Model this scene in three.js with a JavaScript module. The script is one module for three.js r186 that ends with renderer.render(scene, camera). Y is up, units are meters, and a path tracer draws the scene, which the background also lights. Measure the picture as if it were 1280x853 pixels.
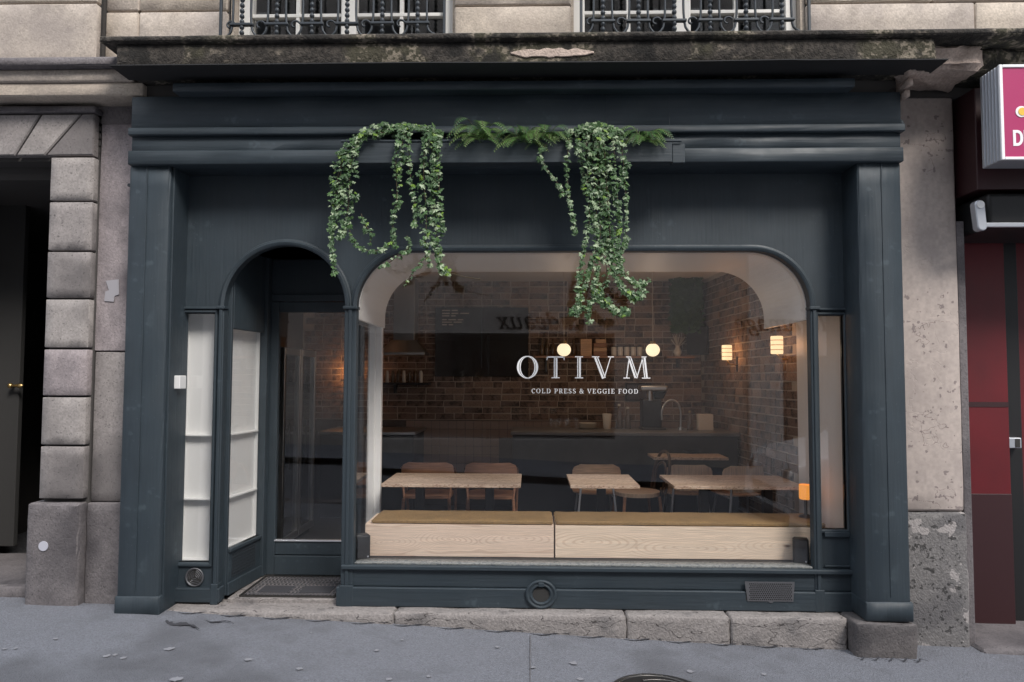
import * as THREE from 'three';
import { mergeGeometries, mergeVertices, toCreasedNormals } from 'three/addons/utils/BufferGeometryUtils.js';
import { RoundedBoxGeometry } from 'three/addons/geometries/RoundedBoxGeometry.js';
import { TextGeometry } from 'three/addons/geometries/TextGeometry.js';
import { FontLoader } from 'three/addons/loaders/FontLoader.js';

/* ------------------------------------------------------------------ camera, sky, sun, exposure */
const scene = new THREE.Scene();
const camera = new THREE.PerspectiveCamera(50.71, 1280 / 853, 0.05, 400);
camera.position.set(0, 1.55, 4.9);
camera.rotation.order = 'YXZ';
camera.rotation.set(THREE.MathUtils.degToRad(2.9), THREE.MathUtils.degToRad(1.5), THREE.MathUtils.degToRad(0.2));
scene.add(camera);

function overcastSky() {
  const w = 128, h = 64, d = new Float32Array(w * h * 4);
  for (let j = 0; j < h; j++) for (let i = 0; i < w; i++) {
    const el = ((j + 0.5) / h - 0.5) * Math.PI, s = Math.max(0, Math.sin(el));
    const l = el > 0 ? (1 + 2 * s) / 3 : 0.2, k = (j * w + i) * 4;
    d[k] = 0.925 * l; d[k + 1] = 0.985 * l; d[k + 2] = 1.09 * l; d[k + 3] = 1;
  }
  const t = new THREE.DataTexture(d, w, h, THREE.RGBAFormat, THREE.FloatType);
  t.mapping = THREE.EquirectangularReflectionMapping; t.magFilter = THREE.LinearFilter; t.needsUpdate = true;
  return t;
}
scene.background = overcastSky();
scene.environment = scene.background;
const SKY = 0.75;
scene.backgroundIntensity = SKY; scene.environmentIntensity = SKY;
const sun = new THREE.DirectionalLight(0xfff8f0, 1.2);
sun.position.set(5.0, 10.0, 7.6); sun.target.position.set(0, 1, 0);
sun.castShadow = true; sun.shadow.radius = 36; sun.shadow.mapSize.set(2048, 2048);
Object.assign(sun.shadow.camera, { left: -9, right: 9, top: 9, bottom: -9, near: 0.5, far: 40 });
scene.add(sun, sun.target);
const renderer = new THREE.WebGLRenderer({ antialias: true });
renderer.shadowMap.enabled = true;
renderer.toneMapping = THREE.LinearToneMapping;
renderer.toneMappingExposure = 2.8;

/* ------------------------------------------------------------------ random, noise, textures */
function rng(a) { return () => { a |= 0; a = a + 0x6D2B79F5 | 0; let t = Math.imul(a ^ a >>> 15, 1 | a); t = t + Math.imul(t ^ t >>> 7, 61 | t) ^ t; return ((t ^ t >>> 14) >>> 0) / 4294967296; }; }
const R0 = rng(77);
const rnd = (a = 0, b = 1, r = R0) => a + (b - a) * r();
const clamp = (v, a = 0, b = 1) => Math.min(b, Math.max(a, v));
const mix = (a, b, t) => a + (b - a) * t;
const smooth = (a, b, v) => { const t = clamp((v - a) / (b - a)); return t * t * (3 - 2 * t); };
const PERM = (() => { const p = [...Array(256).keys()], r = rng(5); for (let i = 255; i > 0; i--) { const j = Math.floor(r() * (i + 1)); [p[i], p[j]] = [p[j], p[i]]; } return p; })();
const hash = (x, y, s) => PERM[(PERM[(PERM[x & 255] + y) & 255] + s) & 255] / 255;
function vn(x, y, px, py, s) {                       // tiling value noise
  const xi = Math.floor(x), yi = Math.floor(y), fx = x - xi, fy = y - yi, u = fx * fx * (3 - 2 * fx), v = fy * fy * (3 - 2 * fy);
  const m = (n, p) => ((n % p) + p) % p, x0 = m(xi, px), x1 = m(xi + 1, px), y0 = m(yi, py), y1 = m(yi + 1, py);
  return mix(mix(hash(x0, y0, s), hash(x1, y0, s), u), mix(hash(x0, y1, s), hash(x1, y1, s), u), v);
}
function fbm(u, v, fx, fy, o, s) { let a = 0.5, t = 0, n = 0; for (let i = 0; i < o; i++) { t += a * vn(u * fx, v * fy, fx, fy, s + i * 7); n += a; a *= 0.5; fx *= 2; fy *= 2; } return t / n; }
function n3(x, y, z, s = 0) { return (vn(x + 3.1 * z, y + 1.7 * z, 251, 251, s) + vn(y * 1.3 + 11, z * 1.3 + x, 251, 251, s + 3)) - 1; }
function tex(size, metres, fn, color = true) {
  const [w, h] = Array.isArray(size) ? size : [size, size], d = new Uint8Array(w * h * 4);
  for (let j = 0; j < h; j++) for (let i = 0; i < w; i++) {
    const c = fn((i + 0.5) / w, (j + 0.5) / h), k = (j * w + i) * 4;
    if (color) { d[k] = clamp(c[0], 0, 255); d[k + 1] = clamp(c[1], 0, 255); d[k + 2] = clamp(c[2], 0, 255); } else { d[k] = d[k + 1] = d[k + 2] = clamp(c) * 255; }
    d[k + 3] = 255;
  }
  const t = new THREE.DataTexture(d, w, h); t.wrapS = t.wrapT = THREE.RepeatWrapping; t.magFilter = THREE.LinearFilter; t.minFilter = THREE.LinearMipmapLinearFilter; t.generateMipmaps = true;
  if (color) t.colorSpace = THREE.SRGBColorSpace;
  const [mx, my] = Array.isArray(metres) ? metres : [metres, metres];
  t.repeat.set(1 / mx, 1 / my); t.needsUpdate = true;
  return t;
}
const shade = (c, k) => [c[0] * k, c[1] * k, c[2] * k];
const lerp3 = (a, b, t) => [mix(a[0], b[0], t), mix(a[1], b[1], t), mix(a[2], b[2], t)];
// stone: grain, pits and grime blotches
function stoneTex(base, dark, seed, pits = 0.72, blot = 0.4) {
  return tex(512, 1.3, (u, v) => {
    const g = fbm(u, v, 128, 128, 2, seed), b = fbm(u, v, 3, 3, 6, seed + 20), p = vn(u * 170, v * 170, 170, 170, seed + 40), q = fbm(u, v, 10, 7, 5, seed + 60), m = fbm(u, v, 24, 24, 3, seed + 80);
    let c = shade(base, 0.90 + 0.2 * g + 0.10 * (m - 0.5));
    c = lerp3(c, dark, blot * smooth(0.42, 0.78, b) + 0.22 * smooth(0.5, 0.8, q));
    if (p > pits + 0.2) c = lerp3(c, shade(dark, 0.6), 0.55 * smooth(pits + 0.2, 1, p));
    return c;
  });
}
const grainBump = tex(512, 0.9, (u, v) => 0.55 * fbm(u, v, 110, 110, 3, 3) + 0.45 * fbm(u, v, 20, 20, 4, 9), false);
const softBump = tex(256, 0.8, (u, v) => fbm(u, v, 6, 6, 5, 31), false);
function std(o) { const m = new THREE.MeshStandardMaterial(o); return m; }
const lin = (r, g, b) => new THREE.Color().setRGB(r, g, b);

const M = {};
// slate paint on old joinery: brush drag, runs and rubbed patches
{
  const map = tex([512, 512], [1.6, 1.6], (u, v) => {
    const s = fbm(u, v, 150, 8, 3, 11), b = fbm(u, v, 5, 5, 5, 21), r = fbm(u, v, 30, 30, 3, 41);
    let c = shade([48, 58, 65], 0.94 + 0.08 * s + 0.16 * (b - 0.5));
    const sp = vn(u * 250, v * 250, 250, 250, 47); if (sp > 0.985 && b > 0.5) c = lerp3(c, [120, 126, 130], 0.6);
    c = lerp3(c, [76, 88, 94], 0.5 * smooth(0.66, 0.8, r) * smooth(0.5, 0.7, b));
    return c;
  });
  const bump = tex([512, 512], [1.6, 1.6], (u, v) => 0.35 * fbm(u, v, 120, 6, 3, 11) + 0.65 * fbm(u, v, 5, 7, 4, 71), false);
  const rough = tex(256, 1.1, (u, v) => 0.42 + 0.3 * fbm(u, v, 7, 7, 5, 51), false);
  M.paint = std({ map, bumpMap: bump, bumpScale: 0.0045, roughnessMap: rough, roughness: 1.0 });
  const maph = map.clone(); maph.rotation = Math.PI / 2;
  const bumph = bump.clone(); bumph.rotation = Math.PI / 2;
  M.paintH = std({ map: maph, bumpMap: bumph, bumpScale: 0.0045, roughnessMap: rough, roughness: 1.0 });
}
M.stoneUp = std({ map: stoneTex([186, 174, 160], [150, 139, 131], 1, 0.7, 0.5), bumpMap: grainBump, bumpScale: 0.003, roughness: 0.95 });
M.stoneUp2 = std({ map: stoneTex([178, 167, 156], [140, 131, 127], 2, 0.7, 0.55), bumpMap: grainBump, bumpScale: 0.003, roughness: 0.95 });
M.pierStone = std({ map: stoneTex([154, 148, 145], [106, 102, 101], 4, 0.62, 0.55), bumpMap: grainBump, bumpScale: 0.0018, roughness: 0.95 });
M.pierStone2 = std({ map: stoneTex([144, 138, 136], [96, 92, 92], 7, 0.6, 0.6), bumpMap: grainBump, bumpScale: 0.0018, roughness: 0.95 });
M.pierWall = std({ map: stoneTex([150, 141, 142], [92, 87, 90], 9, 0.62, 0.75), bumpMap: grainBump, bumpScale: 0.004, roughness: 0.95 });
M.plinthStone = std({ map: stoneTex([112, 107, 108], [66, 63, 66], 12, 0.64, 0.7), bumpMap: grainBump, bumpScale: 0.005, roughness: 0.95 });
M.jointDark = std({ color: lin(0.07, 0.065, 0.062), roughness: 1 });
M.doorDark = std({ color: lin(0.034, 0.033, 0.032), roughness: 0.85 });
M.sillStone = std({ map: tex(512, 1.2, (u, v) => {
  const g = fbm(u, v, 100, 100, 3, 81), b = fbm(u, v, 5, 5, 5, 83), cr = Math.abs(fbm(u, v, 5, 14, 5, 87) - 0.5);
  let c = shade([144, 138, 135], 0.84 + 0.28 * g); c = lerp3(c, [98, 95, 95], 0.8 * smooth(0.45, 0.75, b));
  if (cr < 0.014) c = lerp3([48, 44, 44], c, cr / 0.014);
  return c;
}), bumpMap: grainBump, bumpScale: 0.008, roughness: 0.95 });
M.darkStep = std({ map: stoneTex([104, 99, 98], [66, 64, 66], 24, 0.6, 0.7), bumpMap: grainBump, bumpScale: 0.006, roughness: 0.95 });
M.pavement = std({ map: tex(1024, 2.9, (u, v) => {
  const g = fbm(u, v, 400, 400, 2, 91), b = fbm(u, v, 4, 4, 5, 93), f = fbm(u, v, 18, 18, 4, 95), k = vn(u * 340, v * 340, 340, 340, 96);
  let c = shade([118, 120, 127], 0.88 + 0.22 * g); c = lerp3(c, [94, 95, 100], 0.85 * smooth(0.42, 0.7, b) + 0.3 * smooth(0.5, 0.8, f));
    return c;
}), bumpMap: tex(512, 0.7, (u, v) => fbm(u, v, 128, 128, 3, 97), false), bumpScale: 0.008, roughness: 0.9 });
M.asphalt = std({ map: tex(512, 2, (u, v) => shade([96, 96, 100], 0.7 + 0.6 * fbm(u, v, 160, 160, 3, 101))), roughness: 0.9 });
M.gum = std({ color: lin(0.25, 0.25, 0.27), roughness: 0.9 });
M.tar = std({ color: lin(0.045, 0.045, 0.052), roughness: 0.8 });
// cornice: blackened render with lichen and bare patches
M.cornice = std({ map: tex([1024, 256], [3.2, 0.8], (u, v) => {
  const g = fbm(u, v, 160, 40, 3, 111), b = fbm(u, v, 12, 4, 5, 113), l = fbm(u, v, 60, 18, 4, 117), q = fbm(u, v, 200, 50, 2, 119);
  let c = shade([58, 54, 50], 0.55 + 0.9 * g); c = lerp3(c, [72, 70, 52], 0.55 * smooth(0.45, 0.65, b));
  c = lerp3(c, [158, 146, 132], 0.62 * smooth(0.46, 0.56, l) * smooth(0.43, 0.56, b) * smooth(0.35, 0.6, q));
  c = lerp3(c, [26, 25, 24], 0.7 * smooth(0.55, 0.7, fbm(u, v, 24, 6, 4, 123)));
  return c;
}), bumpMap: grainBump, bumpScale: 0.012, roughness: 1 });
M.flash = std({ color: lin(0.16, 0.16, 0.17), roughness: 0.45, metalness: 0.6 });
M.soffitShade = std({ color: lin(0.022, 0.022, 0.023), roughness: 0.8 });  // near black, so the shade under the cornice lies in the colour
M.bare = std({ map: stoneTex([190, 172, 160], [120, 110, 105], 14), bumpMap: grainBump, bumpScale: 0.01, roughness: 1 });
// right hand render: pinkish plaster with hair cracks and chips
M.plaster = std({ map: tex([512, 1024], [1.2, 2.4], (u, v) => {
  const g = fbm(u, v, 60, 120, 3, 121), b = fbm(u, v, 4, 8, 5, 123), cr = Math.abs(fbm(u, v, 5, 12, 5, 127) - 0.5), gate = fbm(u, v, 4, 6, 3, 129), p = fbm(u, v, 36, 72, 3, 131);
  let c = shade([180, 168, 161], 0.92 + 0.14 * g); c = lerp3(c, [150, 140, 136], 0.55 * smooth(0.48, 0.78, b));
  if (cr < 0.003 && gate > 0.56) c = lerp3(c, [104, 92, 92], 0.7);
  if (p > 0.76 && gate > 0.5) c = lerp3(c, [108, 98, 98], 0.6);
  return c;
}), bumpMap: tex(512, 1.2, (u, v) => 0.5 * fbm(u, v, 10, 10, 5, 133) + 0.5 * (Math.abs(fbm(u, v, 5, 6, 5, 127) - 0.5) < 0.004 ? 0.6 : 1), false), bumpScale: 0.005, roughness: 0.9 });
M.plinthR = std({ map: tex(512, [1.0, 1.0], (u, v) => {
  const g = fbm(u, v, 100, 100, 3, 141), b = fbm(u, v, 5, 5, 5, 143), p = fbm(u, v, 9, 9, 5, 147), k = fbm(u, v, 40, 40, 3, 149);
  let c = shade([124, 121, 120], 0.82 + 0.3 * g); c = lerp3(c, [92, 90, 92], 0.6 * smooth(0.45, 0.75, b));
  if (p > 0.64) c = lerp3(c, [160, 154, 152], smooth(0.64, 0.65, p)); if (k > 0.7) c = shade(c, 0.6);
  return c;
}), bumpMap: grainBump, bumpScale: 0.008, roughness: 0.95 });
M.whitePaint = std({ color: lin(0.82, 0.82, 0.81), roughness: 0.5, bumpMap: softBump, bumpScale: 0.002 });
M.warmWhite = std({ color: lin(0.62, 0.60, 0.58), roughness: 0.6, bumpMap: softBump, bumpScale: 0.002 });
M.displayWhite = std({ color: lin(0.76, 0.76, 0.75), roughness: 0.55 });
M.frameWhite = std({ color: lin(0.72, 0.70, 0.66), roughness: 0.45, bumpMap: softBump, bumpScale: 0.001 });
M.glass = new THREE.MeshPhysicalMaterial({ color: 0xffffff, transmission: 1, thickness: 0, roughness: 0, ior: 1.6 });
M.darkInsideGlass = new THREE.MeshPhysicalMaterial({ color: lin(0.02, 0.022, 0.025), roughness: 0.04, ior: 1.5 });  // opaque gloss black, its colour stands for the unlit space behind a pane
M.iron = std({ color: lin(0.035, 0.042, 0.05), roughness: 0.5, metalness: 0.3 });
M.blackMetal = std({ color: lin(0.02, 0.02, 0.021), roughness: 0.45, metalness: 0.3 });
M.steel = std({ color: lin(0.55, 0.54, 0.52), roughness: 0.3, metalness: 1 });
M.darkSteel = std({ color: lin(0.12, 0.115, 0.11), roughness: 0.35, metalness: 0.9 });
M.alu = std({ color: lin(0.50, 0.52, 0.56), roughness: 0.4, metalness: 0.6 });
M.ply = (seed, base, dark, knots, knot) => { const t = tex([1024, 256], [2, 0.5], (u, v) => {
  const X = u * 2, Y = v * 0.5, wx = 0.10 * (fbm(u, v, 5, 3, 4, seed) - 0.5), wy = 0.05 * (fbm(u, v, 7, 4, 4, seed + 3) - 0.5);
  let d = 9; for (const [kx, ky, ax, ay] of knots) d = Math.min(d, Math.hypot((X - kx + wx) / ax, (Y - ky + wy) / ay));
  const flat = Y * 26 + 3 * fbm(u, v, 4, 3, 3, seed + 5), ring = Math.sin(2 * Math.PI * mix(5.2 * d, flat, smooth(1.1, 2.2, d)));
  const f = fbm(u, v, 16, 150, 3, seed + 9), k = knot ? Math.exp(-(((X - knot[0]) / 0.022) ** 2 + ((Y - knot[1]) / 0.008) ** 2)) : 0;
  return shade(lerp3(lerp3(base, dark, 0.36 * smooth(0.1, 1, ring) * (0.5 + fbm(u, v, 6, 4, 3, seed + 12))), [70, 50, 42], k * 0.85), 0.90 + 0.2 * f);
}); t.offset.set(0.5, 0); return std({ map: t, roughness: 0.6 }); };
M.plyA = M.ply(151, [228, 206, 186], [184, 150, 128], [[0.94, 0.36, 0.20, 0.05], [1.42, 0.37, 0.26, 0.055], [0.5, 0.34, 0.2, 0.05]]);
M.plyB = M.ply(161, [232, 212, 190], [196, 164, 136], [[1.62, 0.35, 0.30, 0.06], [0.95, 0.33, 0.34, 0.06], [0.3, 0.36, 0.3, 0.07]], [1.66, 0.345]);
M.cushion = std({ map: tex(256, 0.6, (u, v) => shade([150, 121, 80], 0.82 + 0.2 * fbm(u, v, 90, 90, 2, 171) + 0.16 * (fbm(u, v, 5, 5, 4, 173) - 0.5))), bumpMap: tex(256, 0.5, (u, v) => 0.4 * fbm(u, v, 80, 80, 2, 175) + 0.6 * fbm(u, v, 4, 3, 4, 177), false), bumpScale: 0.008, roughness: 0.8 });
M.tableWood = std({ map: tex([512, 256], [0.9, 0.45], (u, v) => {
  const g = fbm(u, v, 20, 140, 3, 181), s = fbm(u, v, 60, 70, 3, 183), b = fbm(u, v, 3, 8, 4, 187);
  let c = shade([214, 192, 172], 0.8 + 0.3 * g); c = lerp3(c, [126, 98, 80], 0.6 * smooth(0.54, 0.68, s) + 0.25 * smooth(0.45, 0.8, b)); return c;
}), roughness: 0.5 });
M.chairPly = std({ map: tex([256, 256], [0.5, 0.5], (u, v) => shade([206, 168, 134], 0.82 + 0.3 * fbm(u, v, 6, 80, 3, 191))), roughness: 0.45 });
M.chairPale = std({ map: tex([256, 256], [0.5, 0.5], (u, v) => shade([214, 186, 160], 0.82 + 0.3 * fbm(u, v, 80, 6, 3, 195))), roughness: 0.45 });
M.chairBrown = std({ map: tex([256, 256], [0.5, 0.5], (u, v) => shade([150, 108, 82], 0.78 + 0.36 * fbm(u, v, 5, 90, 3, 193))), roughness: 0.4 });
M.darkWood = std({ color: lin(0.09, 0.055, 0.035), roughness: 0.45 });
M.floorDark = std({ color: lin(0.05, 0.048, 0.046), roughness: 0.55, bumpMap: softBump, bumpScale: 0.002 });
M.counterBlack = std({ color: lin(0.015, 0.015, 0.016), roughness: 0.55 });
M.counterTop = std({ color: lin(0.16, 0.155, 0.15), roughness: 0.35 });
const brickBump = tex(128, 0.3, (u, v) => fbm(u, v, 14, 14, 4, 201), false);
M.bricks = [[136, 115, 102], [121, 102, 91], [147, 126, 112], [111, 95, 86], [130, 107, 94]].map((c, i) => std({ map: tex(128, 0.26, (u, v) => { const b = fbm(u, v, 5, 5, 4, 211 + i), g = fbm(u, v, 40, 40, 2, 221 + i); return lerp3(shade(c, 0.75 + 0.4 * g), shade(c, 0.5), smooth(0.5, 0.75, b)); }), bumpMap: brickBump, bumpScale: 0.006, roughness: 0.92 }));
M.mortar = std({ color: lin(0.42, 0.36, 0.30), roughness: 1, bumpMap: grainBump, bumpScale: 0.004 });
M.tile = std({ color: lin(0.26, 0.19, 0.15), roughness: 0.3 });
M.grout = std({ color: lin(0.06, 0.05, 0.045), roughness: 1 });
M.ceilPaint = std({ color: lin(0.62, 0.58, 0.55), roughness: 0.8 });
M.signWhite = std({ color: lin(0.85, 0.85, 0.86), roughness: 0.5 });
M.red = std({ map: tex(256, 1.2, (u, v) => shade([98, 17, 26], 0.85 + 0.3 * fbm(u, v, 5, 5, 5, 231))), roughness: 0.5 });
M.redDark = std({ color: lin(0.036, 0.010, 0.012), roughness: 0.5 });
M.signPink = new THREE.MeshPhysicalMaterial({ color: lin(0.42, 0.03, 0.13), roughness: 0.3, clearcoat: 0.4 });
M.yellow = std({ color: lin(0.8, 0.5, 0.06), roughness: 0.4 });
M.soil = std({ color: lin(0.03, 0.022, 0.016), roughness: 1 });
M.stem = std({ color: lin(0.06, 0.045, 0.025), roughness: 0.9 });
const leafMat = (r, g, b) => new THREE.MeshPhysicalMaterial({ color: lin(r, g, b), roughness: 0.48, transmission: 0.22, thickness: 0, side: THREE.DoubleSide });
M.leaves = [leafMat(0.050, 0.108, 0.038), leafMat(0.058, 0.122, 0.040), leafMat(0.32, 0.41, 0.25), leafMat(0.16, 0.28, 0.03), leafMat(0.075, 0.16, 0.045)];
M.fern = [leafMat(0.11, 0.24, 0.05), leafMat(0.19, 0.32, 0.09), leafMat(0.06, 0.15, 0.045)];
M.brass = std({ color: lin(0.6, 0.42, 0.18), roughness: 0.35, metalness: 1 });
M.plasticWhite = std({ color: lin(0.75, 0.75, 0.74), roughness: 0.45 });
M.globe = std({ color: lin(0.9, 0.85, 0.75), roughness: 0.4, emissive: lin(1, 0.80, 0.52), emissiveIntensity: 0.42 });
M.sconceGlow = std({ color: lin(0.9, 0.8, 0.65), roughness: 0.4, emissive: lin(1, 0.68, 0.36), emissiveIntensity: 0.42 });
M.amber = std({ color: lin(0.5, 0.18, 0.03), roughness: 0.3, emissive: lin(1, 0.38, 0.07), emissiveIntensity: 0.25 });
M.paper = std({ color: lin(0.62, 0.56, 0.48), roughness: 0.9 });
M.bottleGlass = new THREE.MeshPhysicalMaterial({ color: lin(0.10, 0.06, 0.03), roughness: 0.1, clearcoat: 1 });
M.ceramic = std({ color: lin(0.7, 0.66, 0.6), roughness: 0.3 });
M.boardBlack = std({ color: lin(0.016, 0.016, 0.017), roughness: 0.85 });
M.opposite = std({ map: stoneTex([176, 170, 164], [140, 134, 130], 16, 0.75, 0.5), roughness: 0.95 });
M.oppositeWhite = std({ map: stoneTex([214, 212, 208], [180, 176, 174], 18, 0.78, 0.4), roughness: 0.9 });
M.wornSill = std({ map: tex(512, 0.8, (u, v) => { const f = fbm(u, v, 80, 60, 3, 241); return lerp3(shade([122, 123, 121], 0.85 + 0.3 * fbm(u, v, 90, 90, 2, 243)), [74, 80, 86], 0.6 * smooth(0.56, 0.7, f)); }), roughness: 0.8 });
M.dimPrint = std({ color: lin(0.07, 0.06, 0.075), roughness: 0.6 });
M.scrap = std({ color: lin(0.33, 0.32, 0.345), roughness: 0.9 });
M.sticker = std({ color: lin(0.5, 0.5, 0.56), roughness: 0.6 });

/* ------------------------------------------------------------------ geometry helpers */
function uvBox(g) {                                   // uv in metres, from the side each face looks to
  g = g.index ? g.toNonIndexed() : g;
  const p = g.attributes.position, n = g.attributes.normal, uv = new Float32Array(p.count * 2);
  for (let f = 0; f < p.count; f += 3) {
    let nx = 0, ny = 0, nz = 0; for (let k = 0; k < 3; k++) { nx += n.getX(f + k); ny += n.getY(f + k); nz += n.getZ(f + k); }
    nx = Math.abs(nx); ny = Math.abs(ny); nz = Math.abs(nz);
    for (let k = 0; k < 3; k++) {
      const i = f + k, x = p.getX(i), y = p.getY(i), z = p.getZ(i);
      const [a, b] = nz >= nx && nz >= ny ? [x, y] : nx >= ny ? [z, y] : [x, z];
      uv[i * 2] = a; uv[i * 2 + 1] = b;
    }
  }
  g.setAttribute('uv', new THREE.BufferAttribute(uv, 2));
  for (const k of Object.keys(g.attributes)) if (!['position', 'normal', 'uv'].includes(k)) g.deleteAttribute(k);
  return g;
}
const taken = {};
function numbered(name) { const n = taken[name] = (taken[name] ?? -1) + 1; return n ? `${name}_${String(n).padStart(3, '0')}` : name; }
function mesh(name, geoms, mat, parent) {
  const list = (Array.isArray(geoms) ? geoms : [geoms]).map(uvBox), g = list.length > 1 ? mergeGeometries(list) : list[0];
  const m = new THREE.Mesh(g, mat); m.castShadow = m.receiveShadow = true;
  if (parent) { m.name = name; parent.add(m); } else { m.name = numbered(name); scene.add(m); }
  return m;
}
function tag(o, label, category, group) { o.userData.label = label; o.userData.category = category; if (group) o.userData.group = group; return o; }
function thing(name, label, category, [x, y, z] = [0, 0, 0], group) { const o = new THREE.Group(); o.name = numbered(name); o.position.set(x, y, z); scene.add(o); return tag(o, label, category, group); }
function struct(name, geoms, mat) { const m = mesh(name, geoms, mat); m.userData.kind = 'structure'; return m; }
function copyOf(o, [x, y, z], turn, label, group) { const c = o.clone(); c.name = numbered(o.name.replace(/_\d{3}$/, '')); c.position.set(x, y, z); c.rotation.y = turn; c.userData = { ...o.userData, label: label ?? o.userData.label }; if (group) c.userData.group = group; scene.add(c); return c; }
function B(x0, x1, y0, y1, z0, z1, r = 0) {
  const w = x1 - x0, h = y1 - y0, d = z1 - z0, rr = Math.min(r, w / 2.1, h / 2.1, d / 2.1);
  return (rr > 0 ? new RoundedBoxGeometry(w, h, d, 2, rr) : new THREE.BoxGeometry(w, h, d)).translate((x0 + x1) / 2, (y0 + y1) / 2, (z0 + z1) / 2);
}
function rough(x0, x1, y0, y1, z0, z1, amp, seed, step = 0.05, bevel = 0.012) {   // a stone: worn edges, uneven faces
  const w = x1 - x0, h = y1 - y0, d = z1 - z0, sg = (l) => Math.max(3, Math.min(24, Math.round(l / step)));
  let g = new THREE.BoxGeometry(w, h, d, sg(w), sg(h), sg(d)); g.deleteAttribute('uv'); g.deleteAttribute('normal'); g = mergeVertices(g, 1e-5);
  const p = g.attributes.position, ring = (t, l) => { const n = sg(l), k = Math.round((t / l + 0.5) * n), e = Math.min(1.6 * bevel, l / (n + 1)); return k <= 0 ? -l / 2 : k >= n ? l / 2 : n < 3 ? t : -l / 2 + e + (k - 1) / (n - 2) * (l - 2 * e); };
  for (let i = 0; i < p.count; i++) p.setXYZ(i, ring(p.getX(i), w), ring(p.getY(i), h), ring(p.getZ(i), d));
  for (let i = 0; i < p.count; i++) {
    const x = p.getX(i), y = p.getY(i), z = p.getZ(i), X = x + (x0 + x1) / 2, Y = y + (y0 + y1) / 2, Z = z + (z0 + z1) / 2;
    const ex = Math.abs(x) > w / 2 - 1e-4, ey = Math.abs(y) > h / 2 - 1e-4, ez = Math.abs(z) > d / 2 - 1e-4, e = ex + ey + ez;
    const a = amp * (n3(X * 9, Y * 9, Z * 9, seed) + 0.5 * n3(X * 23, Y * 23, Z * 23, seed + 9)), k = (e > 1 ? -bevel * (0.7 + 0.5 * Math.abs(n3(X * 14, Y * 14, Z * 14, seed + 5))) : 0);
    p.setXYZ(i, X + (ex ? Math.sign(x) * (a + k) : 0), Y + (ey ? Math.sign(y) * (a + k) : 0), Z + (ez ? Math.sign(z) * (a + k) : 0));
  }
  g.computeVertexNormals();
  return toCreasedNormals(g, 0.9);
}
function rod(a, b, r0, r1 = r0, seg = 8) {
  const A = new THREE.Vector3(...a), Bv = new THREE.Vector3(...b), l = A.distanceTo(Bv), g = new THREE.CylinderGeometry(r1, r0, l, seg);
  g.applyQuaternion(new THREE.Quaternion().setFromUnitVectors(new THREE.Vector3(0, 1, 0), Bv.clone().sub(A).normalize()));
  return g.translate(...A.clone().add(Bv).multiplyScalar(0.5).toArray());
}
function tube(pts, r, seg = 24, rs = 6, closed = false) { return new THREE.TubeGeometry(new THREE.CatmullRomCurve3(pts.map((p) => new THREE.Vector3(...p)), closed), seg, r, rs, closed); }
function lathe(pts, seg = 20) { return new THREE.LatheGeometry(pts.map(([r, y]) => new THREE.Vector2(r, y)), seg); }
function sweep(path, profile, closed = false) {       // path of [x, y]; profile of [offset to the left of the path, z]
  const n = path.length, pos = [], idx = [], k = profile.length;
  const off = path.map((p, i) => {
    const a = closed ? path[(i + n - 1) % n] : path[Math.max(0, i - 1)], b = closed ? path[(i + 1) % n] : path[Math.min(n - 1, i + 1)];
    const d1 = [p[0] - a[0], p[1] - a[1]], d2 = [b[0] - p[0], b[1] - p[1]], l1 = Math.hypot(...d1) || 1, l2 = Math.hypot(...d2) || 1;
    let u = [d1[0] / l1, d1[1] / l1], v = [d2[0] / l2, d2[1] / l2]; if (!d1[0] && !d1[1]) u = v; if (!d2[0] && !d2[1]) v = u;
    const t = [u[0] + v[0], u[1] + v[1]], l = Math.hypot(...t) || 1, m = [-t[1] / l, t[0] / l], c = m[0] * -v[1] + m[1] * v[0];
    return [m[0] / Math.max(0.5, c), m[1] / Math.max(0.5, c)];
  });
  path.forEach((p, i) => profile.forEach(([o, z]) => pos.push(p[0] + off[i][0] * o, p[1] + off[i][1] * o, z)));
  const rows = closed ? n : n - 1;
  for (let i = 0; i < rows; i++) for (let j = 0; j < k - 1; j++) { const a = i * k + j, b = ((i + 1) % n) * k + j; idx.push(a, a + 1, b, b, a + 1, b + 1); }
  const g = new THREE.BufferGeometry(); g.setAttribute('position', new THREE.Float32BufferAttribute(pos, 3)); g.setIndex(idx); g.computeVertexNormals();
  return toCreasedNormals(g, 0.7);
}
const arcPts = (cx, cy, rx, ry, a0, a1, n) => [...Array(n + 1).keys()].map((i) => { const a = (a0 + (a1 - a0) * i / n) * Math.PI / 180; return [cx + rx * Math.cos(a), cy + ry * Math.sin(a)]; });
const shapeOf = (pts) => new THREE.Shape(pts.map(([x, y]) => new THREE.Vector2(x, y)));
const pathOf = (pts) => new THREE.Path(pts.map(([x, y]) => new THREE.Vector2(x, y)));
const rectPts = (x0, x1, y0, y1) => [[x0, y0], [x1, y0], [x1, y1], [x0, y1]];
function slab(shape, z0, z1, bevel = 0, seg = 1, curve = 12) { const b = Math.min(bevel, (z1 - z0) / 2.2); return new THREE.ExtrudeGeometry(shape, { depth: z1 - z0 - 2 * b, bevelEnabled: b > 0, bevelSize: b, bevelThickness: b, bevelOffset: -b, bevelSegments: seg, curveSegments: curve }).translate(0, 0, z0 + b); }

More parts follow.
